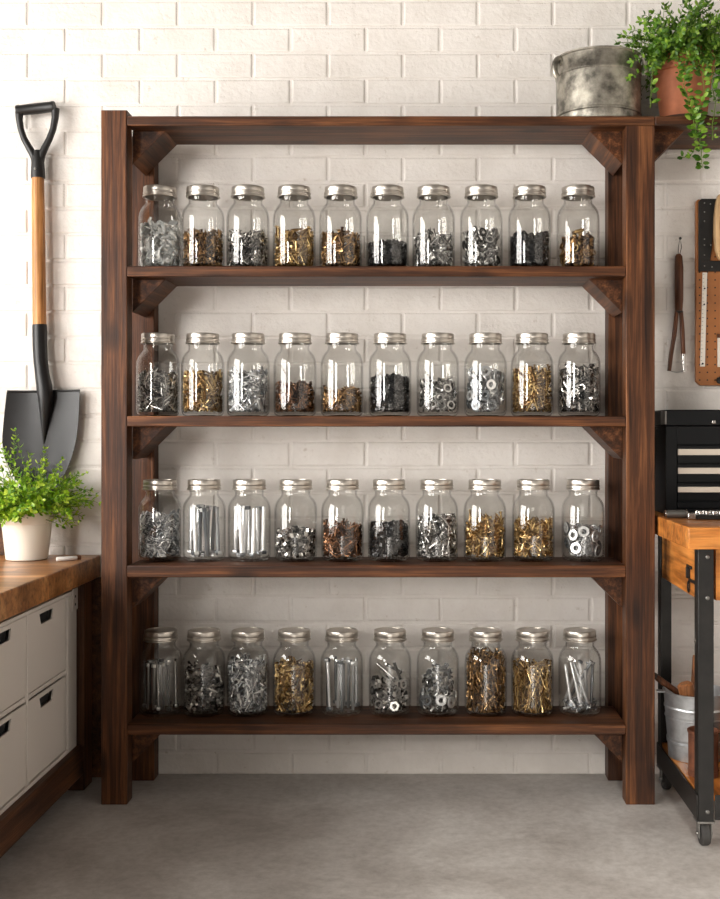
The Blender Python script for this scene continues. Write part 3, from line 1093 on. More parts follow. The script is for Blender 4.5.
# rolled foot steps along the shoulders
bl.tube([P2(7.2, 391.2, yh + .004), P2(25, 391.6, yh + .010), P2(38, 391.4, yh + .012)], .0032, 8)
bl.tube([P2(53, 391.0, yh + .012), P2(66, 390.8, yh + .010), P2(79.6, 390.4, yh + .004)], .0032, 8)
bl.build('blade', M['black_steel'], sh, smooth=50)

# ------------------------------------------------------------------ left bench and what stands on it
TX, TZ, TB = -0.944, 0.646, 0.581
tb = thing('workbench', 'low workbench with an oiled wooden top over white drawers, left of the shelving unit', 'workbench', (-1.27, -0.35, 0))
MB().box(-1.62, TX, -2.3, WALL_Y - .006, TB, TZ).build('bench_top', M['bench_top'], tb, bevel=.003)  # unseen near end lengthened to block window light from the floor
for (a, b) in ((-1.025, -0.948), (-1.60, -1.523)):
    for (c, d) in ((.118, .195), (-2.25, -2.17)):
        MB().box(a, b, c, d, 0, TB).build('leg', M['bench_leg'], tb, bevel=.003)
MB().box(-1.02, -0.950, -2.17, .118, .045, .128).build('rail', M['bench_dark'], tb, bevel=.003)
MB().box(-1.52, -1.02, -2.2, .118, .105, .128).build('lower_shelf', M['bench_dark'], tb, bevel=.002)
MB().box(-1.62, -0.874, .236, WALL_Y - .006, 0, TB - .0005).build('back_panel', M['bench_dark'], tb, bevel=.002)

du = thing('drawer_unit', 'white drawer unit with black cut-out grips under the left workbench', 'drawer unit', (-1.2, -.35, .1285))
FX = -0.966
fz0, fz1, fy0, fy1 = .1287, .568, -2.15, .108
m = MB()
t = .018
m.box(-1.5, FX, fy1 - t, fy1, fz0, fz1)
m.box(-1.5, FX, fy0, fy0 + t, fz0, fz1)
m.box(-1.5, FX, fy0 + t, fy1 - t, fz1 - .010, fz1)
m.box(-1.5, FX, fy0 + t, fy1 - t, fz0, fz0 + .010)
m.box(-1.5, FX, fy1 - .075, fy1 - t, fz0 + .010, fz1 - .010)
m.box(-1.51, -1.5, fy0, fy1, fz0, fz1)
DW = .302
yd = [fy1 - .075 - DW * i for i in range(8)]
for yy in yd[1:7]:
    m.box(-1.5, FX - .002, yy - .006, yy + .006, fz0 + .010, fz1 - .010)
zm = .352
m.box(-1.5, FX - .006, fy0 + t, fy1 - .075, zm - .006, zm + .006)
m.build('frame', M['white_plastic'], du, bevel=.0015)
MB().box(FX, FX + .003, fy1 - .040, fy1 + .002, .512, .572).build('corner_plate', M['white_plastic'], du, bevel=.001)
for zz in (.528, .550):
    MB().lathe([(.0035, 0), (.0035, .001)], 10, M=Matrix.Translation((FX + .003, fy1 - .022, zz)) @ Matrix.Rotation(PI / 2, 4, 'Y')).build('screw_hole', M['inner_shade'], du)
for i in range(7):
    ya, yb = yd[i] - .009, yd[i] - DW + .009
    for (za, zb) in ((fz0 + .014, zm - .010), (zm + .010, fz1 - .0125)):
        # drawer front with a real grip slot, and its tray behind
        d = MB()
        hy0, hy1 = (ya + yb) / 2 - .055 - .01, (ya + yb) / 2 + .055 - .01
        hz1, hz0 = zb - .011, zb - .038
        xf, xb = FX - .004, FX - .008
        yo = [yb, hy0, hy0 + .010, hy1 - .010, hy1, ya]
        def q(y0, y1, z0, z1):
            d.box(xb, xf, y0, y1, z0, z1)
        q(yb, ya, za, hz0)
        q(yb, ya, hz1, zb)
        d.prism([(yb, hz0), (hy0 + .012, hz0), (hy0, hz1), (yb, hz1)], xb, xf, 'x')
        d.prism([(hy1 - .012, hz0), (ya, hz0), (ya, hz1), (hy1, hz1)], xb, xf, 'x')
        d.box(-1.48, xb, ya - .004, ya - .001, za, hz0).box(-1.48, xb, yb + .001, yb + .004, za, hz0).box(-1.48, xb, yb, ya, za, za + .003)
        dr = d.build('drawer', M['white_plastic'], du, bevel=.0)
        MB().prism([(hy0 + .011, hz0 - .002), (hy1 - .011, hz0 - .002), (hy1 + .001, hz1 + .002), (hy0 - .001, hz1 + .002)], xb - .012, xb - .008, 'x').build('grip_shade', M['inner_shade'], dr)  # black sheet behind the slot stands in for the shade inside


AVOID = []


def shut_out(p):
    for cx, cy, r, zt in AVOID:
        if p.z < zt and math.hypot(p.x - cx, p.y - cy) < r:
            return True
    return False


def push_out(p):
    for cx, cy, r, zt in AVOID:
        d = math.hypot(p.x - cx, p.y - cy)
        if p.z < zt and d < r:
            p.x, p.y = cx + (p.x - cx) / d * r, cy + (p.y - cy) / d * r


def sprigs(bm_l, bm_s, origin, n, length, spread, droop, leaf, seed, up=1.0, bias=(0, 0, 0), step=.0105, rbase=.04, ymax=None, zmin=None, gap=1.0, ends=None):
    """stems with small paired leaves; leaves go into one mesh, stems into another"""
    r = random.Random(seed)
    for s in range(n):
        if ends:
            tgt = Vector(ends[s])
            a0 = r.uniform(0, 6.28)
            st = Vector(origin) + Vector((math.cos(a0), math.sin(a0), 0)) * r.uniform(0, rbase)
            mid = st.lerp(tgt, .5) + Vector((0, 0, droop))
            m_ = 14
            pts = []
            for i in range(m_ + 1):
                t = i / m_
                pts.append(st * (1 - t) ** 2 + mid * 2 * t * (1 - t) + tgt * t * t)
        else:
            a = r.uniform(0, 2 * PI)
            el = math.acos(1 - r.random() * spread)
            d = Vector((math.cos(a) * math.sin(el), math.sin(a) * math.sin(el), math.cos(el) * up)) + Vector(bias)
            d.normalize()
            L = length * r.uniform(.62, 1.1)
            st = Vector(origin) + Vector((math.cos(a), math.sin(a), 0)) * rbase * math.sqrt(r.random())
            pts = []
            p = st.copy()
            m_ = max(4, int(L / .010))
            for i in range(m_ + 1):
                pts.append(p.copy())
                d = (d + Vector((r.uniform(-.1, .1), r.uniform(-.1, .1), r.uniform(-.06, .06) - droop * i / m_))).normalized()
                p = p + d * (L / m_)
        if ymax is not None:
            for p in pts:
                if p.y > ymax:
                    p.y = ymax - r.uniform(0, .004)
        for p in pts:
            push_out(p)
        bm_s.tube(pts, [.0013 - .0006 * i / len(pts) for i in range(len(pts))], 4)
        acc, side = 0, r.uniform(0, 6)
        for i in range(1, len(pts)):
            acc += (pts[i] - pts[i - 1]).length
            last = i == len(pts) - 1
            if acc < step * gap and not last:
                continue
            acc = 0
            t = (pts[i] - pts[i - 1]).normalized()
            side += 1.57 + r.uniform(-.3, .3)
            ax = t.orthogonal().normalized()
            ax = Matrix.Rotation(side, 3, t) @ ax
            kids = [ax, -ax] if not last else [ax, -ax, Matrix.Rotation(1.57, 3, t) @ ax, Matrix.Rotation(-1.57, 3, t) @ ax]
            for w_ in kids:
                dirn = (w_ * r.uniform(.8, 1.1) + t * r.uniform(.35, .9) + Vector((0, 0, r.uniform(-.1, .25)))).normalized()
                ln = leaf * r.uniform(.7, 1.15) * (.75 + .25 * math.sin(PI * min(1, i / len(pts))))
                wd = ln * r.uniform(.26, .34)
                nrm = dirn.cross(w_.cross(t)).normalized() if dirn.cross(w_.cross(t)).length > 1e-3 else Vector((0, 0, 1))
                sd = dirn.cross(nrm)
                if sd.length < 1e-3:
                    continue
                sd.normalize()
                up_ = sd.cross(dirn).normalized()
                b = pts[i]
                tip = b + dirn * ln - up_ * ln * .10
                V = [b, b + dirn * ln * .32 + sd * wd * .85 + up_ * ln * .07, b + dirn * ln * .7 + sd * wd * .75 + up_ * ln * .03, tip,
                     b + dirn * ln * .7 - sd * wd * .75 + up_ * ln * .03, b + dirn * ln * .32 - sd * wd * .85 + up_ * ln * .07, b + dirn * ln * .35, b + dirn * ln * .7]
                if ymax is not None:
                    for p in V:
                        p.y = min(p.y, ymax)
                if zmin is not None:
                    if min(p.z for p in V) < zmin:
                        continue
                if any(shut_out(p) for p in V):
                    continue
                bm_l.add(V, [(0, 6, 1), (6, 7, 2, 1), (7, 3, 2), (0, 5, 6), (6, 5, 4, 7), (7, 4, 3)])


def pot_plant(name, label, cat, base, prof, inner, soil_z, soil_r, potmat, parts=None):
    r = thing(name, label, cat, base)
    b = Vector(base)
    MB().lathe([(max(a, 1e-5), z) for a, z in prof + inner], 48, b.x, b.y, b.z, cap0=False, cap1=False).build('pot', potmat, r, smooth=40)
    MB().lathe([(1e-5, soil_z), (soil_r * .6, soil_z + .002), (soil_r, soil_z)], 24, b.x, b.y, b.z, cap0=False, cap1=False).build('soil', M['soil'], r)
    return r


pb = at(27, 560, .150)
pb.z = TZ + .0006
pot = pot_plant('potted_plant', 'bushy bright green plant in a white pot on the left workbench', 'potted plant', pb,
                [(0, .003), (.052, .003), (.054, 0), (.0575, .002), (.0682, .102), (.0700, .102), (.0718, .104), (.0745, .139), (.0735, .142)],
                [(.0705, .142), (.0690, .120), (.0540, .006), (0, .006)], .128, .0682, M['white_ceramic'])
bl_, bs_ = MB(), MB()
o_ = (pb.x, pb.y, pb.z + .128)
sprigs(bl_, bs_, o_, 120, .150, .80, .10, .0185, 5, rbase=.055, ymax=.232, zmin=TZ + .06)
sprigs(bl_, bs_, o_, 70, .105, 1.0, .14, .0185, 6, rbase=.060, ymax=.232, zmin=TZ + .06, bias=(.05, -.15, 0))
ends = [at(15, 431, .12), at(14, 440, .12), at(45, 449, .15), (at(31, 455, .12)), at(62, 460, .14), at(86, 473, .15), at(91, 490, .16), at(88, 506, .15), at(80, 482, .12), at(78, 521, .13), at(62, 526, .11), at(0, 445, .14), at(-10, 470, .12), at(-25, 500, .12), at(5, 450, .1), at(76, 500, .1), at(70, 475, .17), at(83, 497, .11)]
sprigs(bl_, bs_, o_, len(ends), .15, 1, .012, .0165, 8, rbase=.05, ymax=.232, ends=ends)
f_ = bl_.build('foliage', M['leaf_bright'], pot, smooth=0)
f_['kind'] = 'stuff'
s_ = bs_.build('stems', M['stem'], pot, smooth=0)
s_['kind'] = 'stuff'

ck = thing('chalk_stick', 'short white chalk stick lying beside the white pot on the left workbench', 'chalk', (at(68, 560, .10)[0], .10, TZ))
a, b = Vector((at(57, 561, .095).x, .092, TZ + .0066)), Vector((at(77, 561, .125).x, .125, TZ + .0066))
MB().tube([a, a.lerp(b, .02), a.lerp(b, .98), b], [.0052, .006, .006, .0052], 12).build('stick', M['chalk'], ck)
d_ = (b - a).normalized()
MB().tube([b + d_ * .0003, b + d_ * .010], .0062, 12).build('end_cap', M['brownwood'], ck)

bd = thing('wooden_board', 'brown wooden board standing behind the white pot against the brick wall', 'board', (-1.28, .255, TZ))
MB().box(at(-30, 530, .25).x, at(5.5, 530, .25).x, .243, .262, TZ + .0006, TZ + .142).build('panel', M['bench_dark'], bd, bevel=.002)

# ------------------------------------------------------------------ on top of the shelving unit
B1 = BOARDS[0][0]
gb = at(598.5, 115, .128)
gx, gy, gz = gb.x, .1285, B1 + .0006
gp = thing('galvanised_pail', 'dull galvanised tin pail with a lid on top of the shelving unit', 'pail', (gx, gy, gz))
pr = [(1e-5, .004), (.1130, .004), (.1150, 0), (.1175, .003), (.1178, .026), (.1202, .0285), (.1202, .0325), (.1180, .035), (.1182, .138), (.1206, .1405), (.1206, .146), (.1184, .149), (.1184, .186), (.1215, .189), (.1215, .193), (.1180, .194),
      (.1160, .190), (.1160, .012), (1e-5, .010)]
MB().lathe(pr, 64, gx, gy, gz, cap0=False, cap1=False).build('pail_body', M['zinc'], gp, smooth=40)
ld = MB().lathe([(1e-5, .1985), (.040, .1985), (.044, .2125), (.030, .2170), (1e-5, .2180)], 40, gx + .02, gy + .02, gz, cap0=False, cap1=False)
ld.lathe([(1e-5, .191), (.1145, .191), (.1145, .1945), (.09, .197), (1e-5, .2)], 48, gx, gy, gz, cap0=False, cap1=False)
ld.build('pail_lid', M['zinc'], gp, smooth=40)
for sgn in (-1, 1):
    e = MB()
    pts = []
    ang0 = PI + .35 if sgn < 0 else -.5
    base = Vector((gx + .1195 * math.cos(ang0), gy + .1195 * math.sin(ang0), gz))
    outv = Vector((math.cos(ang0), math.sin(ang0), 0))
    for i in range(11):
        a = -PI / 2 * .75 + i / 10 * PI * 1.15
        pts.append(base + outv * (.0150 * math.cos(a) + .003) + Vector((0, 0, .156 + .027 * math.sin(a))))
    e.tube(pts, [.0085] * 11, 10)
    e.lathe([(.011, -.001), (.011, .003), (.006, .005)], 12, M=Matrix.Translation(base + Vector((0, 0, .176)) - outv * .001) @ outv.to_track_quat('Z', 'Y').to_matrix().to_4x4())
    e.build('ear_handle', M['zinc'], gp)

AVOID.append((gx, gy, .150, gz + .225))
tp = at(683.5, 114, .128)
tz = B1 + .0006
tbse = (tp.x, .128, tz)
tcp = pot_plant('potted_plant', 'trailing green plant in a terracotta pot at the end of the high shelf', 'potted plant', tbse,
                [(0, .016), (.058, .016), (.060, .013), (.0625, .016), (.0800, .150), (.0815, .150), (.0850, .152), (.0885, .203), (.0870, .206)],
                [(.083, .206), (.0795, .180), (.058, .022), (0, .022)], .188, .0795, M['terracotta'])
MB().lathe([(1e-5, 0), (.074, 0), (.088, .017), (.0865, .0185), (.073, .0045), (1e-5, .004)], 40, tp.x, .128, tz, cap0=False, cap1=False).build('saucer', M['saucer'], tcp)
bl_, bs_ = MB(), MB()
o_ = (tp.x, .128, tz + .19)
sprigs(bl_, bs_, o_, 150, .155, .85, .14, .021, 15, rbase=.070, ymax=.240)
sprigs(bl_, bs_, o_, 60, .13, 1.05, .30, .020, 25, rbase=.075, ymax=.240, bias=(0, -.25, -.1))
ends = [at(629, 78, -.03), at(632, 62, -.02), at(630, 46, -.01), at(636, 38, .1), at(645, 15, .12), at(655, 20, .12), at(686, 2, .13), at(690, -4, .12), at(700, 6, .12), at(712, 18, .12), at(724, 30, .1), at(640, 70, .06), at(634, 78, .08), at(646, 62, .04), at(662, 62, .03), at(725, 55, .06), at(668, 10, .16), at(708, 60, .03)]
sprigs(bl_, bs_, o_, len(ends), .15, 1, .03, .020, 18, rbase=.06, ymax=.240, ends=ends)


def trail(pts, seed, step=.010, leaf=.022):
    r = random.Random(seed)
    P = [Vector(p) for p in pts]
    fine = []
    for i in range(len(P) - 1):
        for j in range(6):
            fine.append(P[i].lerp(P[i + 1], j / 6) + Vector((r.uniform(-.002, .002), r.uniform(-.002, .002), 0)))
    fine.append(P[-1])
    bs_.tube(fine, .0012, 4)
    side = 0
    acc = 0
    for i in range(1, len(fine)):
        acc += (fine[i] - fine[i - 1]).length
        if acc < step:
            continue
        acc = 0
        side += 1.9
        for s in (0, PI * .7, PI * 1.35):
            d = Vector((math.cos(side + s), -abs(math.sin(side + s)) * .5, r.uniform(-.3, .5))).normalized()
            ln = leaf * r.uniform(.7, 1.15)
            sd = d.cross(Vector((0, -1, .3))).normalized()
            up_ = sd.cross(d).normalized()
            b = fine[i] + d * .003
            wd = ln * .33
            if any(shut_out(p) for p in (b, b + d * ln)):
                continue
            bl_.add([b, b + d * ln * .32 + sd * wd * .85, b + d * ln * .7 + sd * wd * .75, b + d * ln, b + d * ln * .7 - sd * wd * .75, b + d * ln * .32 - sd * wd * .85, b + d * ln * .35 + up_ * ln * .06, b + d * ln * .7 + up_ * ln * .04],
                    [(0, 6, 1), (6, 7, 2, 1), (7, 3, 2), (0, 5, 6), (6, 5, 4, 7), (7, 4, 3)])


rr_ = random.Random(44)
ends = [at(rr_.uniform(645, 722), rr_.uniform(44, 68), rr_.uniform(.005, .035)) for _ in range(26)]
sprigs(bl_, bs_, o_, len(ends), .15, 1, .07, .019, 28, rbase=.07, ymax=.240, ends=ends)
trail([at(660, 48, .045), at(655, 56, .035), at(653, 72, .03), at(651, 90, .03), at(650, 108, .03)], 1, .018)
trail([at(690, 42, .03), at(686, 62, .02), at(684, 86, .015), at(690, 103, .0), at(697, 118, -.012), at(700, 138, -.014), at(701, 158, -.014), at(702, 168, -.014)], 2, .011)
trail([at(700, 44, .03), at(702, 68, .02), at(704, 92, .005), at(700, 108, -.008), at(696, 124, -.014), at(694, 140, -.014)], 3, .016)
trail([at(684, 86, .015), at(694, 120, -.012), at(697, 145, -.014), at(690, 156, -.014), at(681, 158, -.014)], 4, .016)
trail([at(708, 44, .03), at(716, 60, .02), at(712, 78, .01), at(714, 96, .0)], 5, .014)
trail([at(676, 44, .03), at(678, 60, .02), at(680, 78, .02)], 9, .016, .013)
trail([at(716, 96, .0), at(712, 130, -.014), at(713, 140, -.014)], 10, .016, .013)
f_ = bl_.build('foliage', M['leaf_mid'], tcp, smooth=0)
f_['kind'] = 'stuff'
s_ = bs_.build('stems', M['stem'], tcp, smooth=0)
s_['kind'] = 'stuff'

# ------------------------------------------------------------------ on the wall, right
dv = thing('wing_divider', 'brown wooden two-legged divider tool hanging from a nail on the brick wall', 'divider', at(679, 300, .25))
yv = .252
m = MB().tube([P2(678.4, 254, yv), P2(678.7, 256.5, yv), P2(679, 268, yv), P2(679, 285, yv), P2(679, 300, yv), P2(678.6, 311, yv)], [.006, .0105, .0128, .0128, .0124, .0112], 16, )
hd_ = m.build('handle', M['brownwood'], dv)
MB().tube([P2(676.8, 311, yv), P2(674.4, 335, yv), P2(671, 355, yv), P2(669.2, 371, yv)], [.0062, .0068, .0064, .006], 12).build('leg', M['brownwood'], dv)
rl = MB().tube([P2(681, 311, yv), P2(682.3, 330, yv), P2(683.4, 354, yv)], [.0062, .007, .0066], 12).build('leg', M['brownwood'], dv)
MB().tube([P2(683.4, 353.6, yv), P2(684.3, 371.5, yv)], [.0058, .0052], 12).build('steel_tip', M['chrome'], rl)
MB().tube([P2(669.6, 370.6, yv), P2(673, 371.8, yv), P2(677, 372.3, yv), P2(681, 371.8, yv), P2(684.2, 370.8, yv)], .0010, 6).build('wire', M['grey_metal'], dv)
MB().tube([P2(675.9, 311.5, yv - .002), P2(682.2, 311.5, yv - .002)], .0052, 12).build('hinge_band', M['iron'], dv)
MB().tube([P2(678.2, 256.5, yv), P2(678.3, 248, yv + .002), P2(680.0, 237.3, yv + .004), P2(681.6, 247, yv + .002), P2(679.2, 256.5, yv)], .0010, 6).build('cord_loop', M['iron'], dv)
nl = thing('nail', 'dark nail in the brick wall holding the divider tool', 'nail', at(680, 239, .262))
MB().tube([P2(680.2, 238.5, .240), P2(680.0, 239.5, .2675)], [.0024, .0018], 8).build('shank', M['iron'], nl)
MB().tube([P2(680.3, 238.3, .2372), P2(680.3, 238.3, .2402)], .0042, 10).build('nail_head', M['iron'], nl)

pg = thing('pegboard', 'brown perforated pegboard panel on the brick wall above the toolbox', 'pegboard', at(735, 290, .25))
p0, p1 = at(696.5, 385.5, .243), at(790, 199, .243)
MB().prism([(p0.x, p0.z + .012), (p0.x + .012, p0.z), (p1.x, p0.z), (p1.x, p1.z), (p0.x + .006, p1.z), (p0.x, p1.z - .006)], .246, WALL_Y - .004).build('panel', M['pegboard'], pg, bevel=.002)
hl = MB()
xx = p0.x + .010
ci_ = 0
while xx < p1.x - .005:
    zz = p0.z + .016
    while zz < p1.z - .006:
        hl.lathe([(.0023, 0), (.0023, .0007)], 8, M=Matrix.Translation((xx, .2462, zz)) @ Matrix.Rotation(PI / 2, 4, 'X'))
        zz += .0225
    xx += .0225
hl.build('holes', M['inner_shade'], pg)
MB().box(p0.x + .03, p1.x - .03, WALL_Y - .0038, WALL_Y - .0006, p1.z - .05, p1.z - .02).build('added_strip', M['pegedge'], pg)  # made-up strip, out of sight behind the panel

th_ = thing('tool_holder', 'black perforated metal tool holder across the top of the pegboard', 'tool holder', at(712, 235, .24))
a0, a1 = at(698.3, 271, .243), at(720, 199, .243)
m = MB()
m.prism([(a0.x, at(0, 262, .243).z), (at(709.5, 0, .243).x, at(0, 262, .243).z), (at(711.5, 0, .243).x, at(0, 248, .243).z), (at(713, 0, .243).x, at(0, 222, .243).z), (at(715.5, 0, .243).x, at(0, 205, .243).z), (at(718, 0, .243).x, a1.z), (a0.x + .008, a1.z), (a0.x, a1.z - .008)], .2385, .2452)
m.box(a0.x, at(770, 0, .243).x, .2375, .2452, at(0, 271.5, .243).z, at(0, 261, .243).z)
m.build('plate', M['iron'], th_, bevel=.001)
rv = MB()
for (px, py) in ((704.5, 203), (704.5, 212), (704.5, 221), (704.5, 239), (704.5, 245), (704.5, 255), (711, 245), (710.5, 204), (704.5, 266), (712, 267)):
    rv.lathe([(.0022, 0), (.0022, .0008), (.001, .0016)], 8, M=Matrix.Translation(P2(px, py, .2384)) @ Matrix.Rotation(PI / 2, 4, 'X'))
for i in range(0):
    pass
rv.build('rivets', M['grey_metal'], th_)

pd = thing('wooden_paddle', 'pale rounded wooden tool in the black holder on the pegboard', 'tool', at(722, 230, .23))
MB().prism([(at(px, py, .228).x, at(px, py, .228).z) for px, py in ((717.5, 195), (728, 194), (738, 205), (741, 225), (738, 245), (728, 262), (718.5, 260), (715.0, 250), (713.6, 235), (713.8, 218), (715.4, 204))], .216, .2370).build('grip', M['palewood'], pd, bevel=.004)

ru = thing('ruler', 'white steel rule hanging on the left of the pegboard', 'ruler', at(701, 320, .24))
r0, r1 = at(699.8, 366.5, .243), at(705.2, 272.5, .243)
m = MB()
sl = (at(700.2, 366, .243).x, at(704.9, 366, .243).x, at(702.6, 272.5, .243).x, at(707.2, 272.5, .243).x)
m.prism([(sl[0], r0.z), (sl[1], r0.z), (sl[3], r1.z), (sl[2], r1.z)], .2425, .2446)
ruo = m.build('blade', M['ruler'], ru)
mk = MB()
for i in range(24):
    u = (i + .5) / 24
    xl = sl[0] + (sl[2] - sl[0]) * u
    zz = r0.z + (r1.z - r0.z) * u
    L = .006 if i % 4 == 0 else .0035
    mk.box(xl + .0012, xl + .0012 + L, .2421, .2424, zz - .0005, zz + .0005)
for u in (.66, .83):
    mk.lathe([(.0028, 0), (.0028, .0004)], 10, M=Matrix.Translation((sl[0] + (sl[2] - sl[0]) * u + .0068, .2424, r0.z + (r1.z - r0.z) * u)) @ Matrix.Rotation(PI / 2, 4, 'X'))
mk.build('graduations', M['ink'], ru)
MB().lathe([(.0032, 0), (.0032, .0004)], 12, M=Matrix.Translation((sl[0] + (sl[2] - sl[0]) * .03 + .0068, .2424, r0.z + (r1.z - r0.z) * .03)) @ Matrix.Rotation(PI / 2, 4, 'X')).build('added_disc', M['ink'], ru)
kn = thing('hook_knob', 'round black knob at the foot of the pegboard', 'knob', at(718.5, 381, .24))
MB().lathe([(.004, 0), (.004, .008), (.0095, .010), (.0105, .014), (.008, .019), (1e-4, .020)], 20, M=Matrix.Translation(P2(718.5, 380.5, .2455)) @ Matrix.Rotation(PI / 2, 4, 'X')).build('knob_body', M['iron'], kn)  # this is the whole knob, without a separate mount
cl = thing('square_blade', 'pale steel blade hanging in the middle of the pegboard', 'tool blade', at(722, 350, .24))
MB().box(at(717.5, 0, .243).x, at(729, 0, .243).x, .2415, .2440, at(0, 367, .243).z, at(0, 338, .243).z).build('blade', M['ruler'], cl)
MB().box(at(717, 0, .243).x, at(730, 0, .243).x, .236, .2442, at(0, 338, .243).z + .0004, at(0, 334, .243).z).build('stock', M['brownwood'], cl)

# ------------------------------------------------------------------ right cart
CX, CT, CB = 0.639, 0.778, 0.7255
CF = -0.336
ct = thing('rolling_workbench', 'amber timber workbench on black steel legs and castors right of the shelving unit', 'workbench', (1.0, -.04, 0))
MB().box(CX, 1.36, CF, .262, CB, CT).build('bench_top', M['cart_x'], ct, bevel=.003)
AX = .6735
m = MB().box(AX, AX + .022, -.300, .145, .598, CB).build('side_apron', M['cart_y'], ct, bevel=.0015)
MB().box(AX + .040, 1.29, -.302, -.280, .598, CB).build('front_apron', M['cart_x'], ct, bevel=.0015)
MB().box(AX + .022, 1.29, .10, .122, .598, CB).build('back_apron', M['cart_x'], ct, bevel=.0015)


def angle_leg(x, y, sx, sy, z0=.060, z1=CB):
    m = MB()
    t, w_ = .004, .038
    xa, xb = sorted((x, x + sx * w_))
    ya, yb = sorted((y, y + sy * t))
    m.box(xa, xb, ya, yb, z0, z1)
    xa, xb = sorted((x, x + sx * t))
    ya, yb = sorted((y + sy * t, y + sy * w_))
    m.box(xa, xb, ya, yb, z0, z1)
    return m


lx0, lx1, ly0, ly1 = .669, 1.31, -.309, .152
legs = []
for (x, y, sx, sy) in ((lx0, ly0, 1, 1), (lx0, ly1, 1, -1), (lx1, ly0, -1, 1), (lx1, ly1, -1, -1)):
    lg = angle_leg(x, y, sx, sy).build('leg', M['iron'], ct, bevel=.0012)
    legs.append(lg)
    # castor under the leg
    cx, cy = x + sx * .019, y + sy * .019
    c = thing_mb = MB()
    c.box(cx - .022, cx + .022, cy - .022, cy + .022, .0585, .0635)
    for s in (-1, 1):
        c.box(cx + s * .0145 - .0015, cx + s * .0145 + .0015, cy - .014, cy + .012, .020, .0585)
    c.lathe([(.010, .050), (.013, .0585)], 14, cx, cy, 0)
    c.tube([(cx - .020, cy, .029), (cx + .020, cy, .029)], .0045, 10)
    co = c.build('caster', M['grey_metal'], ct, bevel=.0008)
    MB().lathe([(.010, -.011), (.026, -.011), (.029, -.007), (.029, .007), (.026, .011), (.010, .011)], 28, M=Matrix.Translation((cx, cy, .0292)) @ Matrix.Rotation(PI / 2, 4, 'Y'), loop=True).build('wheel', M['rubber'], co)
def bolt_head(p, ax, parent, r=.005, mat='grey_metal', nm='bolt_head'):
    MB().lathe([(r, 0), (r, .002), (r * .5, .004)], 10, M=Matrix.Translation(p) @ Vector(ax).to_track_quat('Z', 'Y').to_matrix().to_4x4()).build(nm, M[mat], parent)
for py in (557, 598, 812):
    q = at(707.5, py, -.309)
    bolt_head((q.x, -.3092, q.z), (0, -1, 0), legs[0])
bolt_head((.6688, -.288, at(0, 641, -.288).z), (-1, 0, 0), legs[0], .007, 'chrome')
MB().box(AX, 1.305, -.304, .147, .112, .127).build('lower_shelf', M['cart_y'], ct, bevel=.0015)
MB().box(.6655, .6687, -.309, .152, .067, .1275).build('shelf_rail', M['iron'], ct, bevel=.0008)
MB().box(.710, 1.27, -.3085, -.3050, .067, .1275).build('shelf_rail', M['iron'], ct, bevel=.0008)
# ironwork on the side apron: a hasp and a ring pull
q = at(682.5, 560, -.20)
m = MB().box(.6705, .6733, -.232, -.180, .664, .672).box(.664, .6733, -.212, -.200, .640, .668).box(.6705, .6733, -.30, -.20, .632, .640)
m.build('hasp', M['iron'], ct, bevel=.0008)
m = MB()
rp = [Vector((.6700, -.206 + .0085 * math.cos(a), .618 + .014 * math.sin(a))) for a in np.linspace(0, 2 * PI, 17)]
m.tube(rp, .0018, 6)
m.build('ring_pull', M['iron'], ct)

tbx = thing('toolbox', 'black steel toolbox with cream drawer pulls on the amber workbench', 'toolbox', (.95, .155, CT + .0006))
x0, x1, y0, y1, z0, z1 = .669, 1.22, .060, .250, CT + .0006, 1.068
m = MB().box(x0 + .003, x1 - .003, y0 + .012, y1, z0, 1.0225)
m.box(x0 + .003, x0 + .034, y0 + .002, y0 + .012, z0, 1.0225).box(x1 - .034, x1 - .003, y0 + .002, y0 + .012, z0, 1.0225)
m.box(x0 + .034, x1 - .034, y0 + .002, y0 + .012, .972, 1.0225).box(x0 + .034, x1 - .034, y0 + .002, y0 + .012, z0, z0 + .016)
m.build('case', M['toolbox'], tbx, bevel=.0015)
MB().box(x0, x1, y0, y1 + .004, 1.0235, z1).build('lid', M['toolbox'], tbx, bevel=.004)
MB().box(x0 - .0012, x0 + .005, y0 - .0012, y0 + .05, 1.0270, z1 - .003).build('lid_corner', M['grey_metal'], tbx, bevel=.0015)
zs = [.9697, .9205, .8685, .8165]
zs2 = [(.921, .9705), (.8685, .919), (.817, .8665), (z0 + .018, .815)]
for i, (za, zb) in enumerate(zs2):
    dr = MB().box(x0 + .0355, x1 - .0355, y0 + .001, y0 + .0115, za, zb - .0015).build('drawer', M['toolbox'], tbx, bevel=.001)
    if i < 3:
        MB().box(x0 + .0355, x1 - .0355, y0 - .006, y0 + .0008, (.943, .8913, .8404)[i], (.9597, .908, .8556)[i]).build('pull', M['cream'], dr, bevel=.0012)
lt = MB().box(at(712, 0, .06).x, at(715.5, 0, .06).x, y0 - .003, y0 - .0003, 1.0295, 1.0385)
lt.build('latch', M['chrome'], tbx, bevel=.0008)

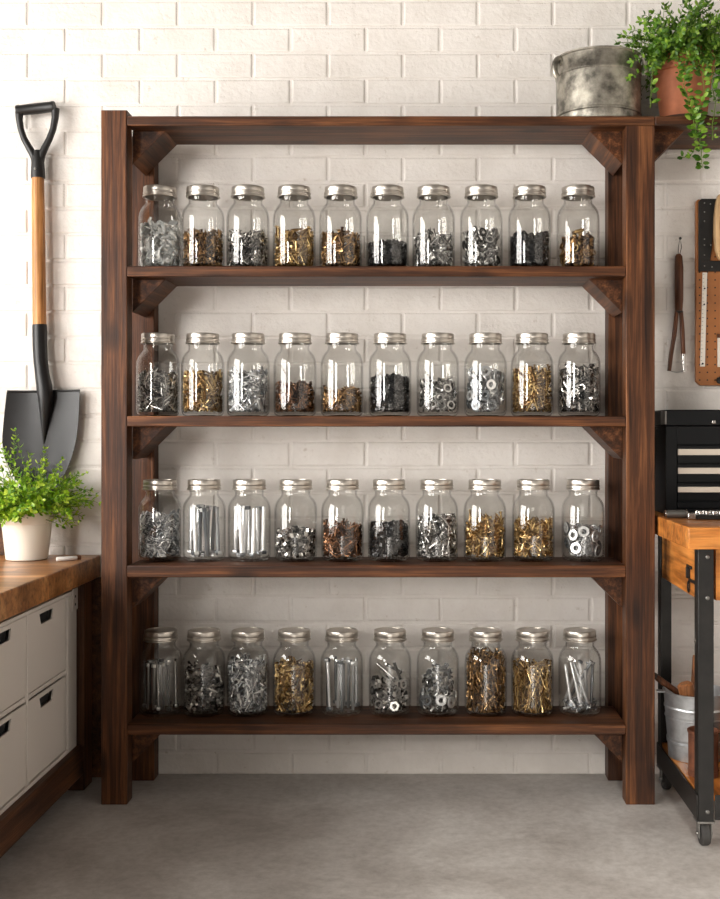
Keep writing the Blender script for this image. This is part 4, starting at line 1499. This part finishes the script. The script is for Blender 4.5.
tu = thing('steel_tube', 'short grey steel tube with bright ends lying at the left end of the amber workbench', 'tube', (.68, -.05, CT))
def lie(xa, xb, y, r, mat, nm, par, z=None):
    z = z or CT + r + .0006
    return MB().tube([(xa, y, z), (xa + .001, y, z), (xb - .001, y, z), (xb, y, z)], [r * .9, r, r, r * .9], 18).build(nm, M[mat], par)
lie(.650, .699, -.05, .0105, 'grey_metal', 'barrel', tu)
lie(.6445, .6495, -.05, .0112, 'chrome', 'end_ring', tu)
lie(.6995, .7035, -.05, .0115, 'chrome', 'end_ring', tu)
st = thing('socket_tray', 'dark socket tray lying in front of the toolbox', 'tray', (.82, -.075, CT))
MB().box(.716, .96, -.105, -.035, CT + .0006, CT + .012).build('tray_base', M['iron'], st, bevel=.001)
sq = thing('chrome_block', 'bright chrome block between the steel tube and the socket tray', 'block', (.704, -.105, CT))
MB().box(.6925, .7120, -.110, -.088, CT + .0006, CT + .018).build('block_body', M['chrome'], sq, bevel=.002)
sme = MB().lathe([(.0055, 0), (.0068, .001), (.0068, .008), (.0060, .009), (.0040, .009), (.0040, .002), (1e-4, .002)], 14, cap1=False)
sw = None
for i in range(12):
    if sw is None:
        so = sme.build('socket', M['chrome'], None)
        sw = so
    else:
        so = sw.copy()
        C.objects.link(so)
    so.location = (.728 + (i % 6) * .0185, -.090 + (i // 6) * .028, CT + .0126)
    tag(so, 'small chrome socket standing in the dark tray before the toolbox', 'socket', 'chrome sockets in the tray')

# ------------------------------------------------------------------ on the cart's lower shelf
LZ = .1276
bx, by = .742, .012
bk = thing('metal_bucket', 'bright galvanised bucket holding wooden handles on the lower shelf of the amber workbench', 'bucket', (bx, by, LZ))
pr = [(1e-5, .005), (.069, .005), (.0705, 0), (.0725, .001), (.0750, .040), (.0772, .042), (.0772, .046), (.0756, .047), (.0778, .049), (.0778, .053), (.0758, .055), (.0805, .108), (.0826, .110), (.0826, .114), (.0808, .116), (.0825, .134), (.0846, .136), (.0846, .141), (.083, .143),
      (.0850, .174), (.0882, .176), (.0885, .180), (.0860, .181), (.0835, .176), (.0700, .010), (1e-5, .008)]
MB().lathe(pr, 56, bx, by, LZ, cap0=False, cap1=False).build('bucket_body', M['zinc_new'], bk, smooth=40)
e = MB()
for s in (-1,):
    e.box(bx + s * .102 - .004, bx + s * .0865, by - .014, by + .012, LZ + .1755, LZ + .1795)
e.build('ear', M['zinc_new'], bk, bevel=.0015)
def stick(name, label, a, b, r0, r1, mat, tipmat=None):
    t_ = thing(name, label, 'tool', a)
    a, b = Vector(a), Vector(b)
    MB().tube([a, a.lerp(b, .03), a.lerp(b, .5), a.lerp(b, .97), b], [r0 * .8, r0, (r0 + r1) / 2, r1, r1 * .7], 16).build('shaft', M[mat], t_)
    d = (b - a).normalized()
    if tipmat:
        MB().tube([b + d * .0004, b + d * .008], r1 * 1.1, 14).build('end_cap', M[tipmat], t_)
    return t_
stick('wooden_stick', 'thin brown wooden stick leaning out over the left rim of the bucket', (.778, .045, LZ + .110), at(656, 677, .040), .0085, .0085, 'brownwood', 'iron')
stick('mallet_handle', 'thick tan wooden handle standing in the bucket', (.752, -.012, LZ + .045), at(684.5, 683, -.022), .022, .0215, 'tanwood')
stick('slender_stick', 'slender pointed wooden stick at the back of the bucket', (.742, .062, LZ + .06), at(694, 655, .075), .008, .004, 'tanwood')
rc = thing('rusty_can', 'rusty tin can in front of the bright bucket behind the cart leg', 'can', (.715, -.150, LZ))
MB().lathe([(1e-5, .003), (.036, .003), (.038, 0), (.0375, .012), (.0395, .014), (.0375, .016), (.0380, .108), (.0405, .111), (.0405, .116), (.037, .117), (.0355, .110), (.0355, .008), (1e-5, .007)], 36, .7215, -.150, LZ, cap0=False, cap1=False).build('can_body', M['rust'], rc)
wc = thing('wooden_crate', 'brown wooden crate at the right of the lower cart shelf', 'crate', (.92, -.12, LZ))
m = MB()
cx0, cx1, cy0, cy1 = .790, 1.06, -.285, -.10
m.box(cx0, cx1, cy0, cy0 + .012, LZ, LZ + .105).box(cx0, cx1, cy1 - .012, cy1, LZ, LZ + .105).box(cx0, cx0 + .012, cy0 + .012, cy1 - .012, LZ, LZ + .105).box(cx1 - .012, cx1, cy0 + .012, cy1 - .012, LZ, LZ + .105).box(cx0 + .012, cx1 - .012, cy0 + .012, cy1 - .012, LZ, LZ + .01)
m.build('crate_body', M['bench_dark'], wc, bevel=.002)
for i in range(5):
    b_ = thing('pipe_fitting', 'chrome pipe fitting heaped in the brown crate on the cart shelf', 'pipe fitting', (.812 + .034 * i, -.19, LZ + .08), 'chrome fittings in the crate')
    mm = MB().lathe([(.010, 0), (.015, .002), (.015, .014), (.011, .016), (.011, .028), (.015, .030), (.015, .040), (.010, .041)], 16, .822 + .034 * i, -.265 + .025 * (i % 2), LZ + .0108)
    mm.lathe([(.0100, .0415), (.0150, .0435), (.0150, .080), (.0110, .083), (.011, .105), (.015, .108), (.015, .122), (.0100, .124)], 16, .822 + .034 * i, -.265 + .025 * (i % 2), LZ + .0108)
    mm.build('fitting_body', M['chrome'], b_)
lg_ = thing('canvas_roll', 'rolled tan canvas bundle standing behind the brown crate on the cart shelf', 'roll', (.90, -.03, LZ))
MB().lathe([(.02, .0), (.048, .002), (.050, .01), (.050, .242), (.046, .249), (.03, .243), (.02, .246)], 32, .905, -.040, LZ).build('roll', M['tanwood'], lg_)


# ------------------------------------------------------------------ light
def area(name, loc, size, sy, power, col, direction):
    d = bpy.data.lights.new(name, 'AREA')
    d.shape = 'RECTANGLE'
    d.size, d.size_y = size, sy
    d.energy = power
    d.color = col
    o = bpy.data.objects.new(name, d)
    o.location = loc
    o.rotation_euler = Vector(direction).to_track_quat('-Z', 'Z').to_euler()
    C.objects.link(o)
    return o


LW = [230, 430]
for (y0, y1, z0, z1), pw in zip(WIN, LW):
    area('window_daylight', (RX0 - 0.12, (y0 + y1) / 2, (z0 + z1) / 2), z1 - z0 if False else (y1 - y0), z1 - z0, pw, (1.0, 0.965, 0.92), (1, 0, 0))

sd = bpy.data.lights.new('added_sun', 'SUN')  # low sunlight added through the doorway to brighten floor and lids
sd.energy = 9.0
sd.angle = math.radians(9)
sd.color = (1.0, 0.95, 0.88)
so_ = bpy.data.objects.new('added_sun', sd)
so_.location = (0, -8, 5)
_el, _az = math.radians(23), math.radians(4)
so_.rotation_euler = Vector((math.sin(_az) * math.cos(_el), math.cos(_az) * math.cos(_el), -math.sin(_el))).to_track_quat('-Z', 'Z').to_euler()
C.objects.link(so_)

w = bpy.data.worlds.new('daylight')
bpy.context.scene.world = w
w.use_nodes = True
bg = w.node_tree.nodes['Background']
bg.inputs[0].default_value = (1.0, 0.975, 0.94, 1)
bg.inputs[1].default_value = 0.22

# ------------------------------------------------------------------ camera
cd = bpy.data.cameras.new('camera')
cam = bpy.data.objects.new('camera', cd)
C.objects.link(cam)
cam.location = (0, -CAM_D, CAM_Z)
cam.rotation_euler = (PI / 2, 0, 0)
cd.sensor_fit = 'VERTICAL'
cd.sensor_height = 36.0
cd.lens = CAM_D / S * 36.0 / 899
cd.shift_x = -(VPX - 360) / 899
cd.shift_y = -(449.5 - VPY) / 899
cd.clip_start = 0.05
sc = bpy.context.scene
sc.camera = cam
sc.view_settings.view_transform = 'Standard'
sc.view_settings.look = 'None'
sc.view_settings.gamma = 1.0
sc.view_settings.exposure = -0.14
sc.view_settings.use_curve_mapping = False
sc.cycles.transparent_max_bounces = 40
sc.cycles.max_bounces = 10
